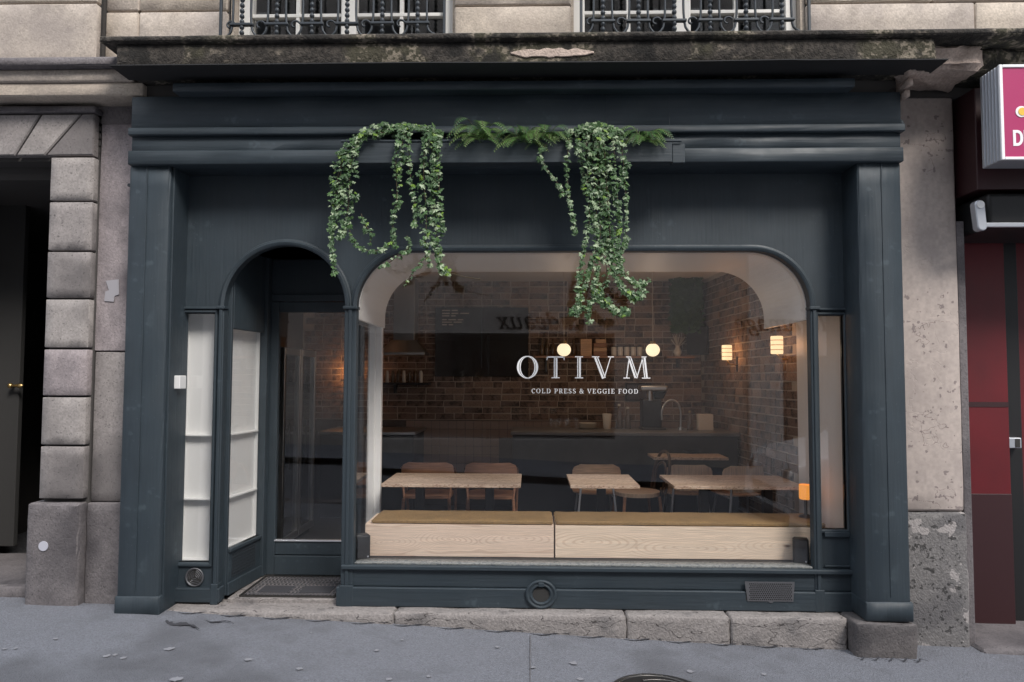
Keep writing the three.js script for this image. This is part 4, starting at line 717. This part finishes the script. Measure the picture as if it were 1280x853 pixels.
{ // shelf over the bar
  const t = thing('bar_shelf', 'thin wooden shelf on the brick wall behind the lettering', 'shelf', [0.68, 1.775, -3.48]);
  mesh('board', B(-0.64, 0.64, 0, 0.026, -0.12, 0.1, 0.003), M.chairBrown, t);
  for (const x of [-0.5, 0.5]) mesh('bracket', B(x - 0.012, x + 0.012, -0.16, 0, -0.12, -0.02, 0.003), M.iron, t);
  const put = (name, label, cat, geoms, mat, x, grp) => { const m = mesh(name, geoms, mat); m.position.set(x, 1.802, -3.49); return tag(m, label, cat, grp); };
  const bot = lathe([[0, 0], [0.03, 0], [0.031, 0.10], [0.012, 0.15], [0.012, 0.2], [0, 0.2]], 14);
  for (const x of [0.13, 0.19, 0.26, 0.50]) put('bottle', 'small dark bottle standing on the shelf over the bar', 'bottle', bot.clone(), M.bottleGlass, x, 'bottles on the bar shelf');
  for (const x of [0.965, 1.04, 1.115, 1.19, 1.265]) { const c = thing('jar', 'pale jar with dark lid in the row on the bar shelf', 'jar', [x, 1.802, -3.49], 'jars on the bar shelf'); mesh('body', lathe([[0, 0], [0.03, 0], [0.032, 0.01], [0.032, 0.1], [0.026, 0.108], [0, 0.108]], 16), M.ceramic, c); mesh('lid', new THREE.CylinderGeometry(0.024, 0.024, 0.012, 16).translate(0, 0.114, 0), M.blackMetal, c); }
  [[0.64, 0, 0.13, 0.2], [0.80, 0, 0.15, 0.05], [0.80, 0.05, 0.15, 0.05], [0.80, 0.10, 0.15, 0.05], [0.81, 0.15, 0.12, 0.045]].forEach(([x, y, w, h], i) => { const m = mesh('wooden_box', B(-w / 2, w / 2, 0, h - 0.003, -0.07, 0.07, 0.003), i % 2 ? M.chairBrown : M.chairPly); m.position.set(x, 1.802 + y, -3.49); tag(m, ['tall tan box standing on the bar shelf', 'flat brown box at the foot of the shelf stack', 'flat tan box second from the foot of the shelf stack', 'flat brown box third from the foot of the shelf stack', 'small tan box on top of the shelf stack'][i], 'box', 'boxes on the bar shelf'); });
}
function pendant(x, z, label) {
  const t = thing('pendant_lamp', label, 'pendant lamp', [x, 1.825, z], 'globe pendant lamps over the counter');
  mesh('lamp_globe', new THREE.SphereGeometry(0.068, 24, 18).scale(1, 0.95, 1), M.globe, t);
  mesh('cap', new THREE.CylinderGeometry(0.026, 0.03, 0.03, 16).translate(0, 0.073, 0), M.brass, t);
  mesh('cord', rod([0, 0.085, 0], [0, 0.865, 0], 0.003), M.paper, t);
  const l = new THREE.PointLight(0xffdcb8, 0.11, 0, 2); l.castShadow = true; l.shadow.radius = 3; t.add(l);
}
pendant(0.327, -2.2, 'glowing globe pendant lamp hanging over the letter T'); pendant(1.198, -2.2, 'glowing globe pendant lamp hanging beside the letter M');
function sconce(x, y, z, turn, label, power) {
  const t = thing('wall_sconce', label, 'wall lamp', [x, y, z], 'wall sconces on the brick'); t.rotation.y = turn;   // local +z away from the wall
  mesh('lamp_shade', lathe([[0.0, 0.075], [0.046, 0.075], [0.05, 0.07], [0.05, -0.07], [0.046, -0.075], [0, -0.075]], 20), M.sconceGlow, t);
  for (const yy of [-0.04, 0, 0.04]) mesh('ring', new THREE.TorusGeometry(0.051, 0.003, 5, 24).rotateX(Math.PI / 2).translate(0, yy, 0), M.brass, t);
  mesh('arm', [rod([0, -0.08, 0], [0, -0.12, -0.03], 0.008), rod([0, -0.12, -0.03], [0, -0.12, -0.10], 0.008)], M.brass, t);
  mesh('back_plate', B(-0.025, 0.025, -0.19, -0.04, -0.108, -0.094, 0.003), M.blackMetal, t);
  const l = new THREE.PointLight(0xffac64, power, 0, 2); l.castShadow = true; l.shadow.radius = 3; t.add(l);
}
sconce(1.975, 1.808, -2.4, -Math.PI / 2, 'lit glass sconce on the brick wall near the back corner', 0.07);
sconce(2.068, 1.83, -1.2, -Math.PI / 2, 'lit glass sconce on the brick wall near the display window', 0.045);
sconce(-2.13, 1.62, -3.50, 0, 'lit wall sconce on the brick behind the glazed door', 0.12);
{ // amber candle lamp at the bench end
  const t = thing('amber_lamp', 'small amber glass lamp glowing at the end of the bench', 'lamp', [1.985, 0.68, -0.40]);
  mesh('lamp_glass', lathe([[0, 0], [0.04, 0], [0.044, 0.01], [0.044, 0.105], [0.040, 0.105], [0.040, 0.012], [0, 0.012]], 20), M.amber, t);
  mesh('stand', [new THREE.CylinderGeometry(0.035, 0.05, 0.012, 20).translate(0, -0.118, 0), rod([0, -0.112, 0], [0, 0, 0], 0.012)], M.blackMetal, t);
  const l = new THREE.PointLight(0xff8830, 0.002, 0, 2); l.position.set(0, 0.06, 0); l.castShadow = true; t.add(l);
}
/* ------------------------------------------------------------------ things on and behind the counter */
{
  const y = 1.014;
  const t = thing('kitchen_tap', 'tall arched steel tap standing on the bar counter', 'tap', [1.46, y, -2.62]);
  mesh('spout', tube([[-0.10, 0.1, 0], [-0.10, 0.2, 0], [-0.06, 0.28, 0], [0, 0.31, 0], [0.06, 0.28, 0], [0.09, 0.2, 0], [0.09, 0.0, 0]], 0.011, 40, 8), M.steel, t);
  mesh('base', new THREE.CylinderGeometry(0.026, 0.03, 0.03, 16).translate(0.09, 0.014, 0), M.steel, t);
  const j = thing('juice_press', 'dark juice press with a steel head on the bar counter', 'juicer', [1.26, y, -2.72]);
  mesh('body', B(-0.10, 0.10, 0.02, 0.32, -0.1, 0.1, 0.02), M.blackMetal, j); mesh('head', B(-0.12, 0.16, 0.40, 0.46, -0.11, 0.12, 0.02), M.steel, j); mesh('column', rod([-0.02, 0.3, 0.08], [-0.02, 0.41, 0.08], 0.03), M.steel, j); mesh('foot', B(-0.11, 0.14, 0, 0.022, -0.11, 0.12, 0.006), M.darkSteel, j); mesh('hopper', lathe([[0.05, 0.32], [0.09, 0.40]], 18).translate(0.08, 0, 0.02), M.darkInsideGlass, j);
  const put = (name, label, cat, geoms, mat, x, z) => { const m = mesh(name, geoms, mat); m.position.set(x, y, z); return tag(m, label, cat); };
  put('paper_cup_stack', 'white tapered stack of paper cups on the counter', 'cups', [lathe([[0, 0], [0.036, 0], [0.05, 0.16], [0.046, 0.16], [0, 0.15]], 18)], M.ceramic, 0.80, -2.7);
  put('paper_box', 'tan cardboard box standing on the counter beside the tap', 'box', [B(-0.075, 0.075, 0, 0.165, -0.05, 0.05, 0.003)], M.paper, 1.80, -2.62);
  const b = thing('oil_bottle', 'amber glass bottle on the counter beside the tap', 'bottle', [1.64, y, -2.6]); mesh('body', lathe([[0, 0], [0.028, 0], [0.03, 0.1], [0.011, 0.15], [0.011, 0.18], [0, 0.18]], 16), M.bottleGlass, b); mesh('cap', new THREE.CylinderGeometry(0.013, 0.013, 0.02, 12).translate(0, 0.19, 0), M.brass, b);
  for (const [x, z] of [[0.22, -2.82], [0.31, -2.84], [0.40, -2.82], [0.49, -2.85], [0.27, -2.72], [0.37, -2.71]]) { const g = mesh('tumbler', lathe([[0, 0], [0.03, 0], [0.034, 0.10], [0.032, 0.10], [0.028, 0.006], [0, 0.006]], 16), M.glass); g.position.set(x, y, z); tag(g, 'clear glass tumbler in the group on the bar counter', 'glass', 'tumblers on the bar counter'); }
  for (const [x, h] of [[0.94, 0.24], [1.03, 0.21]]) { const g = thing('juice_bottle', h > 0.22 ? 'tall dark bottle between the paper cups and the juice press' : 'shorter dark bottle touching the juice press', 'bottle', [x, y, -2.8]); mesh('body', lathe([[0, 0], [0.034, 0], [0.035, h * 0.55], [0.013, h * 0.75], [0.013, h], [0, h]], 16), M.bottleGlass, g); mesh('cap', new THREE.CylinderGeometry(0.015, 0.015, 0.02, 12).translate(0, h + 0.008, 0), M.ceramic, g); }
  { const g = thing('plate_stack', 'stack of white plates on the bar counter', 'plates', [0.60, y, -2.75]); for (let i = 0; i < 6; i++) mesh('plate', lathe([[0, 0], [0.06, 0], [0.10, 0.012], [0.10, 0.015], [0.058, 0.005], [0, 0.005]], 24).translate(0, i * 0.009, 0), M.ceramic, g); }
  const frame = (label, x, yy, w, h) => { const f = thing('picture_frame', label, 'picture', [x, yy, -3.585], 'framed pictures on the brick wall'); mesh('border', [B(-w / 2, w / 2, 0, 0.018, -0.02, 0.012), B(-w / 2, w / 2, h - 0.018, h, -0.02, 0.012), B(-w / 2, -w / 2 + 0.018, 0.018, h - 0.018, -0.02, 0.012), B(w / 2 - 0.018, w / 2, 0.018, h - 0.018, -0.02, 0.012)], M.boardBlack, f); mesh('print', B(-w / 2 + 0.018, w / 2 - 0.018, 0.018, h - 0.018, -0.02, 0.002), M.dimPrint, f); };
  frame('small framed picture on the brick below the letter M', 1.26, 1.28, 0.30, 0.21); 
  const sp = thing('loudspeaker', 'black loudspeaker mounted in the brick corner', 'speaker', [1.93, 1.82, -3.40]); sp.rotation.y = -0.5;
  mesh('cabinet', B(-0.12, 0.12, 0, 0.32, -0.1, 0.09, 0.01), M.blackMetal, sp); mesh('front_grille', B(-0.11, 0.11, 0.01, 0.31, 0.09, 0.1, 0.006), M.boardBlack, sp);
  const va = thing('dried_flowers', 'vase of pale dried flowers on the corner shelf', 'flowers', [1.70, 1.80, -3.48]); mesh('vase', lathe([[0, 0], [0.03, 0], [0.05, 0.05], [0.022, 0.11], [0.026, 0.13]], 16), M.ceramic, va);
  const r = rng(12), st = []; for (let i = 0; i < 22; i++) { const a = r() * 6.28, s = 0.04 + 0.08 * r(); st.push(rod([0, 0.1, 0], [Math.cos(a) * s, 0.18 + 0.1 * r(), Math.sin(a) * s * 0.5], 0.002, 0.004, 4)); } mesh('stems', st, M.paper, va).userData.kind = 'stuff';
  const cs = thing('corner_shelf', 'short wooden shelf under the dried flowers', 'shelf', [1.72, 1.775, -3.49]); mesh('board', B(-0.16, 0.16, 0, 0.024, -0.115, 0.09, 0.003), M.chairBrown, cs); mesh('bracket', B(-0.012, 0.012, -0.1, 0, -0.115, -0.02, 0.003), M.iron, cs);
}
{ // kitchen corner: hood, shelf with bottles, fridges along the left wall
  const h = thing('extractor_hood', 'pale steel extractor hood over the dark kitchen counter', 'hood', [-1.45, 1.80, -3.35]);
  mesh('canopy', [new THREE.CylinderGeometry(0.2, 0.36, 0.14, 4, 1).rotateY(Math.PI / 4).scale(1, 1, 0.75).translate(0, 0.10, 0)], M.steel, h); mesh('lip', B(-0.26, 0.26, 0, 0.03, -0.2, 0.2, 0.004), M.steel, h); mesh('duct', B(-0.12, 0.12, 0.17, 0.89, -0.2, 0.08, 0.004), M.steel, h);
  const s = thing('kitchen_shelf', 'dark shelf with small bottles below the extractor hood', 'shelf', [-1.5, 1.46, -3.50]); mesh('board', B(-0.42, 0.32, 0, 0.025, -0.1, 0.1, 0.003), M.blackMetal, s); mesh('bracket', B(-0.1, -0.08, -0.1, 0, -0.1, 0.02), M.iron, s);
  const r = rng(4); for (let i = 0; i < 10; i++) { const b = mesh('spice_jar', lathe([[0, 0], [0.022, 0], [0.024, 0.07 + 0.05 * r()], [0.014, 0.14], [0, 0.14]], 12), i % 3 ? M.bottleGlass : M.ceramic); b.position.set(-1.88 + i * 0.066, 1.486, -3.5); tag(b, 'small spice jar in the row under the extractor hood', 'jar', 'spice jars on the kitchen shelf'); }
  const fr = (z, label) => { const t = thing('drinks_fridge', label, 'fridge', [-2.42, 0.05, z], 'glass door fridges along the wall'); mesh('cabinet', B(-0.29, 0.28, 0, 1.76, -0.22, 0.22, 0.01), M.blackMetal, t); mesh('door_frame', [B(0.282, 0.32, 0.06, 1.75, -0.22, -0.18, 0.005), B(0.282, 0.32, 0.06, 1.75, 0.18, 0.22, 0.005), B(0.282, 0.32, 1.69, 1.75, -0.18, 0.18, 0.005), B(0.282, 0.32, 0.06, 0.12, -0.18, 0.18, 0.005)], M.steel, t); mesh('door_pane', B(0.284, 0.296, 0.12, 1.69, -0.18, 0.18), M.darkInsideGlass, t); mesh('handle', rod([0.345, 0.7, 0.15], [0.345, 1.1, 0.15], 0.01), M.blackMetal, t); };
  fr(-1.42, 'glass fronted drinks fridge just inside the glazed door'); fr(-1.88, 'glass fronted drinks fridge next to the brick back wall');
}
/* ------------------------------------------------------------------ plants */
const leafShape = [[0, -0.10], [0.20, -0.34], [0.50, -0.20], [0.36, 0.06], [0.42, 0.34], [0.16, 0.28], [0, 0.66], [-0.16, 0.28], [-0.42, 0.34], [-0.36, 0.06], [-0.50, -0.20], [-0.20, -0.34]];
function leafInto(buf, p, n, roll, s, cup) {
  const N = n.clone().normalize(), up = Math.abs(N.y) > 0.9 ? new THREE.Vector3(1, 0, 0) : new THREE.Vector3(0, 1, 0), X = new THREE.Vector3().crossVectors(up, N).normalize(), Y = new THREE.Vector3().crossVectors(N, X);
  const c = Math.cos(roll), sn = Math.sin(roll), at = ([a, b], h) => { const u = (a * c - b * sn) * s, v = (a * sn + b * c) * s; return p.clone().addScaledVector(X, u).addScaledVector(Y, v).addScaledVector(N, h * s); };
  const ctr = at([0, 0.05], cup), out = leafShape.map((q) => at(q, -cup * 0.4 * Math.hypot(...q)));
  for (let i = 0; i < out.length; i++) { const a = out[i], b = out[(i + 1) % out.length]; buf.push(ctr.x, ctr.y, ctr.z, a.x, a.y, a.z, b.x, b.y, b.z); }
}
function fromTris(buf) { const g = new THREE.BufferGeometry(); g.setAttribute('position', new THREE.Float32BufferAttribute(buf, 3)); g.computeVertexNormals(); return g; }
function ivy(label, strands, seed, origin) {
  const t = thing('ivy_plant', label, 'ivy', origin, 'ivy plants in the trough'), r = rng(seed), bufs = M.leaves.map(() => []), stems = [], O = new THREE.Vector3(...origin);
  for (const [pts, spread, dens, bare = 0] of strands) {
    const cv = new THREE.CatmullRomCurve3(pts.map(([x, y, z]) => new THREE.Vector3(x, y, z).sub(O))), len = cv.getLength(), n = Math.max(4, Math.round(len / 0.0095 * dens));
    stems.push(new THREE.TubeGeometry(cv, Math.max(10, Math.round(len * 20)), 0.0028, 4));
    for (let i = 0; i < n; i++) {
      const f = (i + r()) / n; if (bare && f > 1 - bare) continue;
      const p = cv.getPoint(f), w = spread * (0.6 + 0.4 * Math.sin(f * 9 + seed)) * (f > 0.85 ? 0.6 : 1);
      p.x += (r() - 0.5) * 2 * w; p.y += (r() - 0.5) * 0.03; p.z += (r() - 0.35) * w * 0.9;
      const n3v = new THREE.Vector3((r() - 0.5) * 1.5, 0.15 + 0.9 * r(), 0.35 + 0.9 * r());
      const k = r(), kind = k < 0.38 ? 0 : k < 0.62 ? 1 : k < 0.81 ? 2 : k < 0.86 ? 3 : 4;
      leafInto(bufs[kind], p, n3v, Math.PI + (r() - 0.5) * 1.8, 0.015 + 0.038 * r() ** 1.3, 0.10 + 0.14 * r());
    }
  }
  mesh('stems', stems, M.stem, t).userData.kind = 'stuff';
  bufs.forEach((b, i) => { if (b.length) mesh('foliage', fromTris(b), M.leaves[i], t).userData.kind = 'stuff'; });
}
const S = (list, spread, dens, bare) => [list.map(([x, y, z]) => [x, y, z ?? 0.40]), spread, dens, bare];
ivy('trailing ivy over the arched door, its long strands brushing the arch', [
  S([[-0.812, 3.136, 0.295], [-0.961, 3.166, 0.375], [-1.109, 3.086], [-1.188, 2.976], [-1.223, 2.776], [-1.243, 2.576], [-1.268, 2.426], [-1.238, 2.201]], 0.06, 2.0),
  S([[-0.911, 3.151, 0.315], [-1.070, 3.086, 0.395], [-1.149, 2.901], [-1.159, 2.676], [-1.188, 2.486], [-1.218, 2.426]], 0.055, 1.9),
  S([[-0.837, 3.126, 0.315], [-1.050, 3.101, 0.405], [-1.159, 3.016], [-1.228, 2.851], [-1.248, 2.626], [-1.268, 2.476]], 0.06, 1.6),
  S([[-1.169, 2.576], [-1.139, 2.436], [-1.080, 2.366], [-0.980, 2.346], [-0.881, 2.396]], 0.025, 0.9),
  S([[-1.080, 2.586], [-1.050, 2.506], [-1.010, 2.466], [-1.020, 2.396]], 0.022, 0.8),
  S([[-0.832, 3.176, 0.315], [-0.842, 3.101, 0.405], [-0.862, 2.901], [-0.852, 2.676], [-0.877, 2.546], [-0.862, 2.366]], 0.03, 1.0),
  S([[-0.812, 3.196, 0.315], [-0.812, 3.101, 0.415], [-0.827, 2.926], [-0.842, 2.801]], 0.03, 1.2),
  S([[-0.773, 3.176, 0.315], [-0.777, 3.076, 0.415], [-0.773, 2.901], [-0.758, 2.751], [-0.733, 2.616], [-0.743, 2.501]], 0.018, 1.0),
  S([[-0.664, 3.176, 0.295], [-0.673, 3.076, 0.395], [-0.683, 2.826], [-0.664, 2.576], [-0.664, 2.376], [-0.634, 2.251]], 0.05, 1.6),
  S([[-0.614, 3.151, 0.295], [-0.614, 3.051, 0.415], [-0.619, 2.826], [-0.614, 2.576], [-0.589, 2.376], [-0.574, 2.251], [-0.515, 2.206]], 0.045, 1.9),
  S([[-0.589, 3.136, 0.295], [-0.584, 3.051, 0.405], [-0.589, 2.851], [-0.574, 2.626], [-0.555, 2.476]], 0.022, 1.2),
  S([[-0.713, 3.186, 0.295], [-0.654, 3.086, 0.415], [-0.629, 2.976], [-0.609, 2.776]], 0.04, 1.4),
  S([[-1.010, 3.126, 0.275], [-0.862, 3.176, 0.315], [-0.738, 3.166, 0.315], [-0.589, 3.116, 0.295]], 0.04, 2.6),
  S([[-0.961, 3.136, 0.355], [-0.812, 3.156, 0.375], [-0.614, 3.136, 0.375]], 0.035, 2.0),
  S([[-0.787, 2.446], [-0.763, 2.376], [-0.822, 2.336], [-0.891, 2.276], [-0.961, 2.236]], 0.018, 0.9),
  S([[-0.589, 2.266], [-0.574, 2.216], [-0.490, 2.201], [-0.416, 2.181], [-0.317, 2.166]], 0.012, 0.5, 0.6),
  S([[-0.654, 2.326], [-0.693, 2.276], [-0.753, 2.201], [-0.802, 2.116]], 0.012, 0.6),
], 3, [-0.9, 3.03, 0.31]);
ivy('dense trailing ivy hanging before the display window', [
  S([[0.099, 3.046, 0.355], [0.059, 2.966, 0.415], [0.099, 2.866], [0.168, 2.776], [0.208, 2.696]], 0.014, 0.9),
  S([[0.253, 3.101, 0.315], [0.233, 3.001, 0.415], [0.228, 2.876], [0.233, 2.726], [0.258, 2.586], [0.277, 2.446]], 0.016, 1.1),
  S([[0.297, 3.101, 0.315], [0.297, 3.016, 0.415], [0.322, 2.876], [0.337, 2.736]], 0.016, 1.1),
  S([[0.352, 3.176, 0.315], [0.347, 3.051, 0.415], [0.357, 2.776], [0.366, 2.526], [0.327, 2.326], [0.297, 2.126], [0.317, 1.966]], 0.035, 1.5),
  S([[0.401, 3.186, 0.315], [0.416, 3.051, 0.425], [0.426, 2.776], [0.436, 2.476], [0.416, 2.226], [0.401, 2.066], [0.495, 1.986], [0.584, 1.946]], 0.04, 1.7),
  S([[0.451, 3.186, 0.315], [0.456, 3.051, 0.425], [0.475, 2.776], [0.495, 2.476], [0.505, 2.276], [0.565, 2.126], [0.654, 2.046], [0.703, 2.096]], 0.045, 2.1),
  S([[0.500, 3.166, 0.315], [0.515, 3.051, 0.415], [0.535, 2.776], [0.555, 2.526], [0.545, 2.326], [0.565, 2.201]], 0.034, 1.6),
  S([[0.550, 3.151, 0.315], [0.565, 3.036, 0.405], [0.589, 2.826], [0.599, 2.626], [0.594, 2.426], [0.555, 2.286]], 0.026, 1.4),
  S([[0.376, 3.151, 0.315], [0.386, 2.926, 0.405], [0.406, 2.676, 0.395], [0.416, 2.426, 0.395], [0.357, 2.201], [0.287, 2.001], [0.267, 1.951]], 0.035, 1.3),
  S([[0.456, 2.426], [0.475, 2.226], [0.436, 2.101], [0.366, 2.001], [0.366, 1.901]], 0.032, 1.2),
  S([[0.535, 2.301], [0.604, 2.176], [0.673, 2.126], [0.733, 2.166]], 0.035, 1.7),
  S([[0.401, 2.101], [0.465, 2.026], [0.535, 1.976], [0.624, 1.966]], 0.035, 1.7),
  S([[0.129, 3.096, 0.275], [0.238, 3.126, 0.315], [0.376, 3.176, 0.315], [0.535, 3.156, 0.295], [0.599, 3.101, 0.275]], 0.045, 2.6),
  S([[0.178, 3.096, 0.355], [0.327, 3.116, 0.385], [0.475, 3.136, 0.385], [0.574, 3.106, 0.375]], 0.04, 2.4),
  S([[0.436, 3.076, 0.375], [0.465, 2.726, 0.375], [0.485, 2.326, 0.385]], 0.06, 2.2),
], 5, [0.45, 3.03, 0.31]);
function fern(x, y, n, len, seed, label) {
  const t = thing('fern', label, 'fern', [x, y, 0.31], 'ferns in the trough'), r = rng(seed), bufs = M.fern.map(() => []), ribs = [];
  for (let i = 0; i < n; i++) {
    const a = (i + r() * 0.8) / n * Math.PI * 2, out = new THREE.Vector3(Math.cos(a), 0, Math.sin(a) * 0.6 + 0.75).normalize(), l = len * (0.65 + 0.5 * r()), lift = 0.8 + 1.3 * r();
    const cv = new THREE.QuadraticBezierCurve3(new THREE.Vector3(0, 0, 0), out.clone().multiplyScalar(l * 0.5).add(new THREE.Vector3(0, l * 0.55 * lift, 0)), out.clone().multiplyScalar(l).add(new THREE.Vector3(0, l * (0.5 * lift - 0.72), 0)));
    ribs.push(new THREE.TubeGeometry(cv, 8, 0.0016, 4)); const b = bufs[Math.floor(r() * 3)], m = 17, V = (x) => b.push(x.x, x.y, x.z);
    const roll = (r() - 0.5) * 0.9;
    for (let k = 2; k <= m; k++) for (const s of [-1, 1]) {
      const f = (k - 0.25 * (s + 1)) / m, p = cv.getPoint(f), d = cv.getTangent(f), side = new THREE.Vector3().crossVectors(d, new THREE.Vector3(roll, 1, 0.6)).normalize(), pl = l * 0.30 * Math.pow(Math.sin(Math.PI * (0.16 + 0.80 * f)), 0.8) * (1.05 - 0.55 * f) + 0.004, w = l / m * 0.27;
      const tip = p.clone().addScaledVector(side, s * pl).addScaledVector(d, pl * 0.55).add(new THREE.Vector3(0, -0.16 * pl, 0)), a0 = p.clone().addScaledVector(d, -w * 0.7), a1 = p.clone().addScaledVector(d, w * 0.7), m0 = p.clone().lerp(tip, 0.45).addScaledVector(d, -w), m1 = p.clone().lerp(tip, 0.5).addScaledVector(d, w);
      for (const v of [a0, m0, m1, a0, m1, a1, m0, tip, m1]) V(v);
    }
  }
  mesh('frond_ribs', ribs, M.stem, t).userData.kind = 'stuff';
  bufs.forEach((b, i) => { if (b.length) mesh('fronds', fromTris(b), M.fern[i], t).userData.kind = 'stuff'; });
}
fern(-0.33, 3.045, 24, 0.20, 3, 'bright green fern in the trough next to the door ivy');
fern(-0.06, 3.045, 22, 0.19, 7, 'dark feathery fern in the middle of the trough');
fern(0.09, 3.045, 22, 0.18, 11, 'feathery fern in the trough touching the dense ivy');
fern(0.73, 3.045, 28, 0.17, 13, 'bushy yellowish fern at the bracket end of the trough');
{ // hanging plant in the corner of the room
  const t = thing('hanging_plant', 'tall dark green hanging plant in the brick corner of the room', 'plant', [1.78, 2.69, -3.40]), r = rng(21), bufs = [[], []];
  for (let i = 0; i < 900; i++) { const h = r(), p = new THREE.Vector3((r() - 0.5) * 0.34, -h * 0.62, (r() - 0.3) * 0.22); leafInto(bufs[i % 2], p, new THREE.Vector3((r() - 0.5), 0.4, 0.7), r() * 6, 0.04 + 0.03 * r(), 0.1); }
  bufs.forEach((b, i) => { mesh('foliage', fromTris(b), M.leaves[i], t).userData.kind = 'stuff'; }); mesh('hook', rod([0, 0, 0], [0, -0.06, 0], 0.005), M.iron, t);
}
/* ------------------------------------------------------------------ the houses across the street, mirrored in the pane */
{
  const t = thing('opposite_building', 'pale stone house with a dark shop window across the street', 'building', [0, -0.3, 9.6]);
  mesh('wall', [B(-12, -3.4, 0, 10, 0, 0.5), B(1.7, 4.35, 0, 10, 0, 0.5), B(-3.4, 1.7, 2.75, 10, 0, 0.5), B(-3.4, 1.7, 0, 0.6, 0, 0.5)], M.opposite, t);
  for (const [x0, x1] of [[-3.4, -0.9], [-0.85, 1.7]]) mesh('shop_pane', B(x0, x1, 0.6, 2.75, 0.2, 0.21), M.glass, t);
  mesh('shop_room', [B(-3.5, 1.8, 0, 3, 3, 3.1), B(-3.5, -3.4, 0, 3, 0.5, 3), B(1.7, 1.8, 0, 3, 0.5, 3), B(-3.4, 1.7, 2.75, 2.85, 0.5, 3), B(-3.4, 1.7, 0.5, 0.6, 0.5, 3)], M.plinthStone, t);
  mesh('mullion', B(-0.9, -0.85, 0.6, 2.75, 0.1, 0.25), M.boardBlack, t);
  for (const y of [4.6, 7.6]) for (const x of [-9, -6, -3, 0, 3]) { const w = mesh('window', [B(x - 0.55, x + 0.55, y, y + 1.9, -0.02, 0.05)], M.frameWhite, t); mesh('pane', B(x - 0.48, x + 0.48, y + 0.08, y + 1.82, -0.03, -0.021), M.darkInsideGlass, w); }
  const it = await new FontLoader().loadAsync('fonts/droid/droid_serif_regular.typeface.json');
  const word = (txt, x, y, s) => { let cx = x; for (const c of txt) { const g = new TextGeometry(c, { font: it, size: s, depth: 0.02, curveSegments: 5, bevelEnabled: false }); g.applyMatrix4(new THREE.Matrix4().makeShear(0, 0, 0.35, 0, 0, 0)); const m = mesh('letter', g, M.boardBlack, t); m.rotation.y = Math.PI; m.position.set(cx, y, -0.005); cx -= it.data.glyphs[c].ha / it.data.resolution * s * 0.98; } };
  word('Cadeaux', 1.15, 2.84, 0.32);
  const w = thing('white_house', 'white rendered house across the street beside the dark shop', 'building', [0, -0.3, 9.45]);
  mesh('wall', [B(4.36, 14, 2.3, 10, 0, 0.5), B(4.36, 5.0, 0, 2.3, 0, 0.5), B(6.6, 14, 0, 2.3, 0, 0.5), B(5.0, 6.6, 0, 0.5, 0, 0.5)], M.oppositeWhite, w);
  mesh('shop_pane', B(5.0, 6.6, 0.5, 2.3, 0.2, 0.21), M.glass, w);
  mesh('shop_room', [B(4.9, 6.7, 0, 2.5, 3, 3.1), B(4.9, 5.0, 0, 2.5, 0.5, 3), B(6.6, 6.7, 0, 2.5, 0.5, 3), B(5, 6.6, 2.3, 2.4, 0.5, 3), B(5, 6.6, 0.4, 0.5, 0.5, 3)], M.plinthStone, w);
  { let cx = 6.1; for (const c of 'Hommage') { const g = new TextGeometry(c, { font: it, size: 0.3, depth: 0.02, curveSegments: 5, bevelEnabled: false }); g.applyMatrix4(new THREE.Matrix4().makeShear(0, 0, 0.35, 0, 0, 0)); const m = mesh('letter', g, M.boardBlack, w); m.rotation.y = Math.PI; m.position.set(cx, 2.8, -0.005); cx -= it.data.glyphs[c].ha / it.data.resolution * 0.3 * 0.98; } }
}
{ // unseen van behind the camera, added and raised for its reflection in the pane
  const X = 2.75, t = thing('reflection_van', 'unseen white van added for its reflection in the display pane', 'van', [X, groundY(X + 2.2) - 0.13, 3.75]); t.rotation.z = -0.045;
  const prof = [[0.0, 0.34], [0.02, 0.80], [0.10, 1.02], [0.26, 1.12], [0.95, 1.28], [1.75, 2.05], [2.0, 2.12], [4.7, 2.12], [4.8, 2.0], [4.8, 0.4], [4.6, 0.28], [0.4, 0.28]];
  const white = new THREE.MeshPhysicalMaterial({ color: lin(0.78, 0.79, 0.81), roughness: 0.35, clearcoat: 1 });
  mesh('body', slab(shapeOf(prof), -0.85, 0.85, 0.07, 4), white, t);
  mesh('windscreen', slab(shapeOf([[1.02, 1.32], [1.70, 1.97], [1.68, 2.0], [0.99, 1.34]]), -0.72, 0.72, 0.005), M.darkInsideGlass, t);
  for (const s of [-1, 1]) {
    mesh('side_window', slab(shapeOf([[1.3, 1.3], [1.85, 1.85], [2.5, 1.85], [2.5, 1.3]].reverse()), s > 0 ? 0.845 : -0.856, s > 0 ? 0.856 : -0.845, 0.002), M.darkInsideGlass, t);
    mesh('headlight', new THREE.SphereGeometry(0.15, 16, 10).scale(0.6, 0.8, 1).translate(0.10, 0.86, s * 0.62), M.steel, t);
    mesh('door_mirror', new THREE.SphereGeometry(0.12, 12, 8).scale(0.5, 1, 0.8).translate(1.35, 1.45, s * 0.95), M.blackMetal, t);
    for (const x of [0.8, 3.8]) { const w = mesh('wheel', new THREE.CylinderGeometry(0.32, 0.32, 0.2, 28).rotateX(Math.PI / 2).translate(x, 0.32, s * 0.78), M.blackMetal, t); mesh('rim', new THREE.CylinderGeometry(0.2, 0.2, 0.21, 20).rotateX(Math.PI / 2).translate(x, 0.32, s * 0.78), M.alu, w); }
  }
  mesh('grille', B(-0.012, 0.03, 0.56, 0.72, -0.4, 0.4, 0.01), M.blackMetal, t);
  mesh('bumper', B(-0.05, 0.05, 0.30, 0.50, -0.82, 0.82, 0.03), M.plinthStone, t);
}
renderer.render(scene, camera);
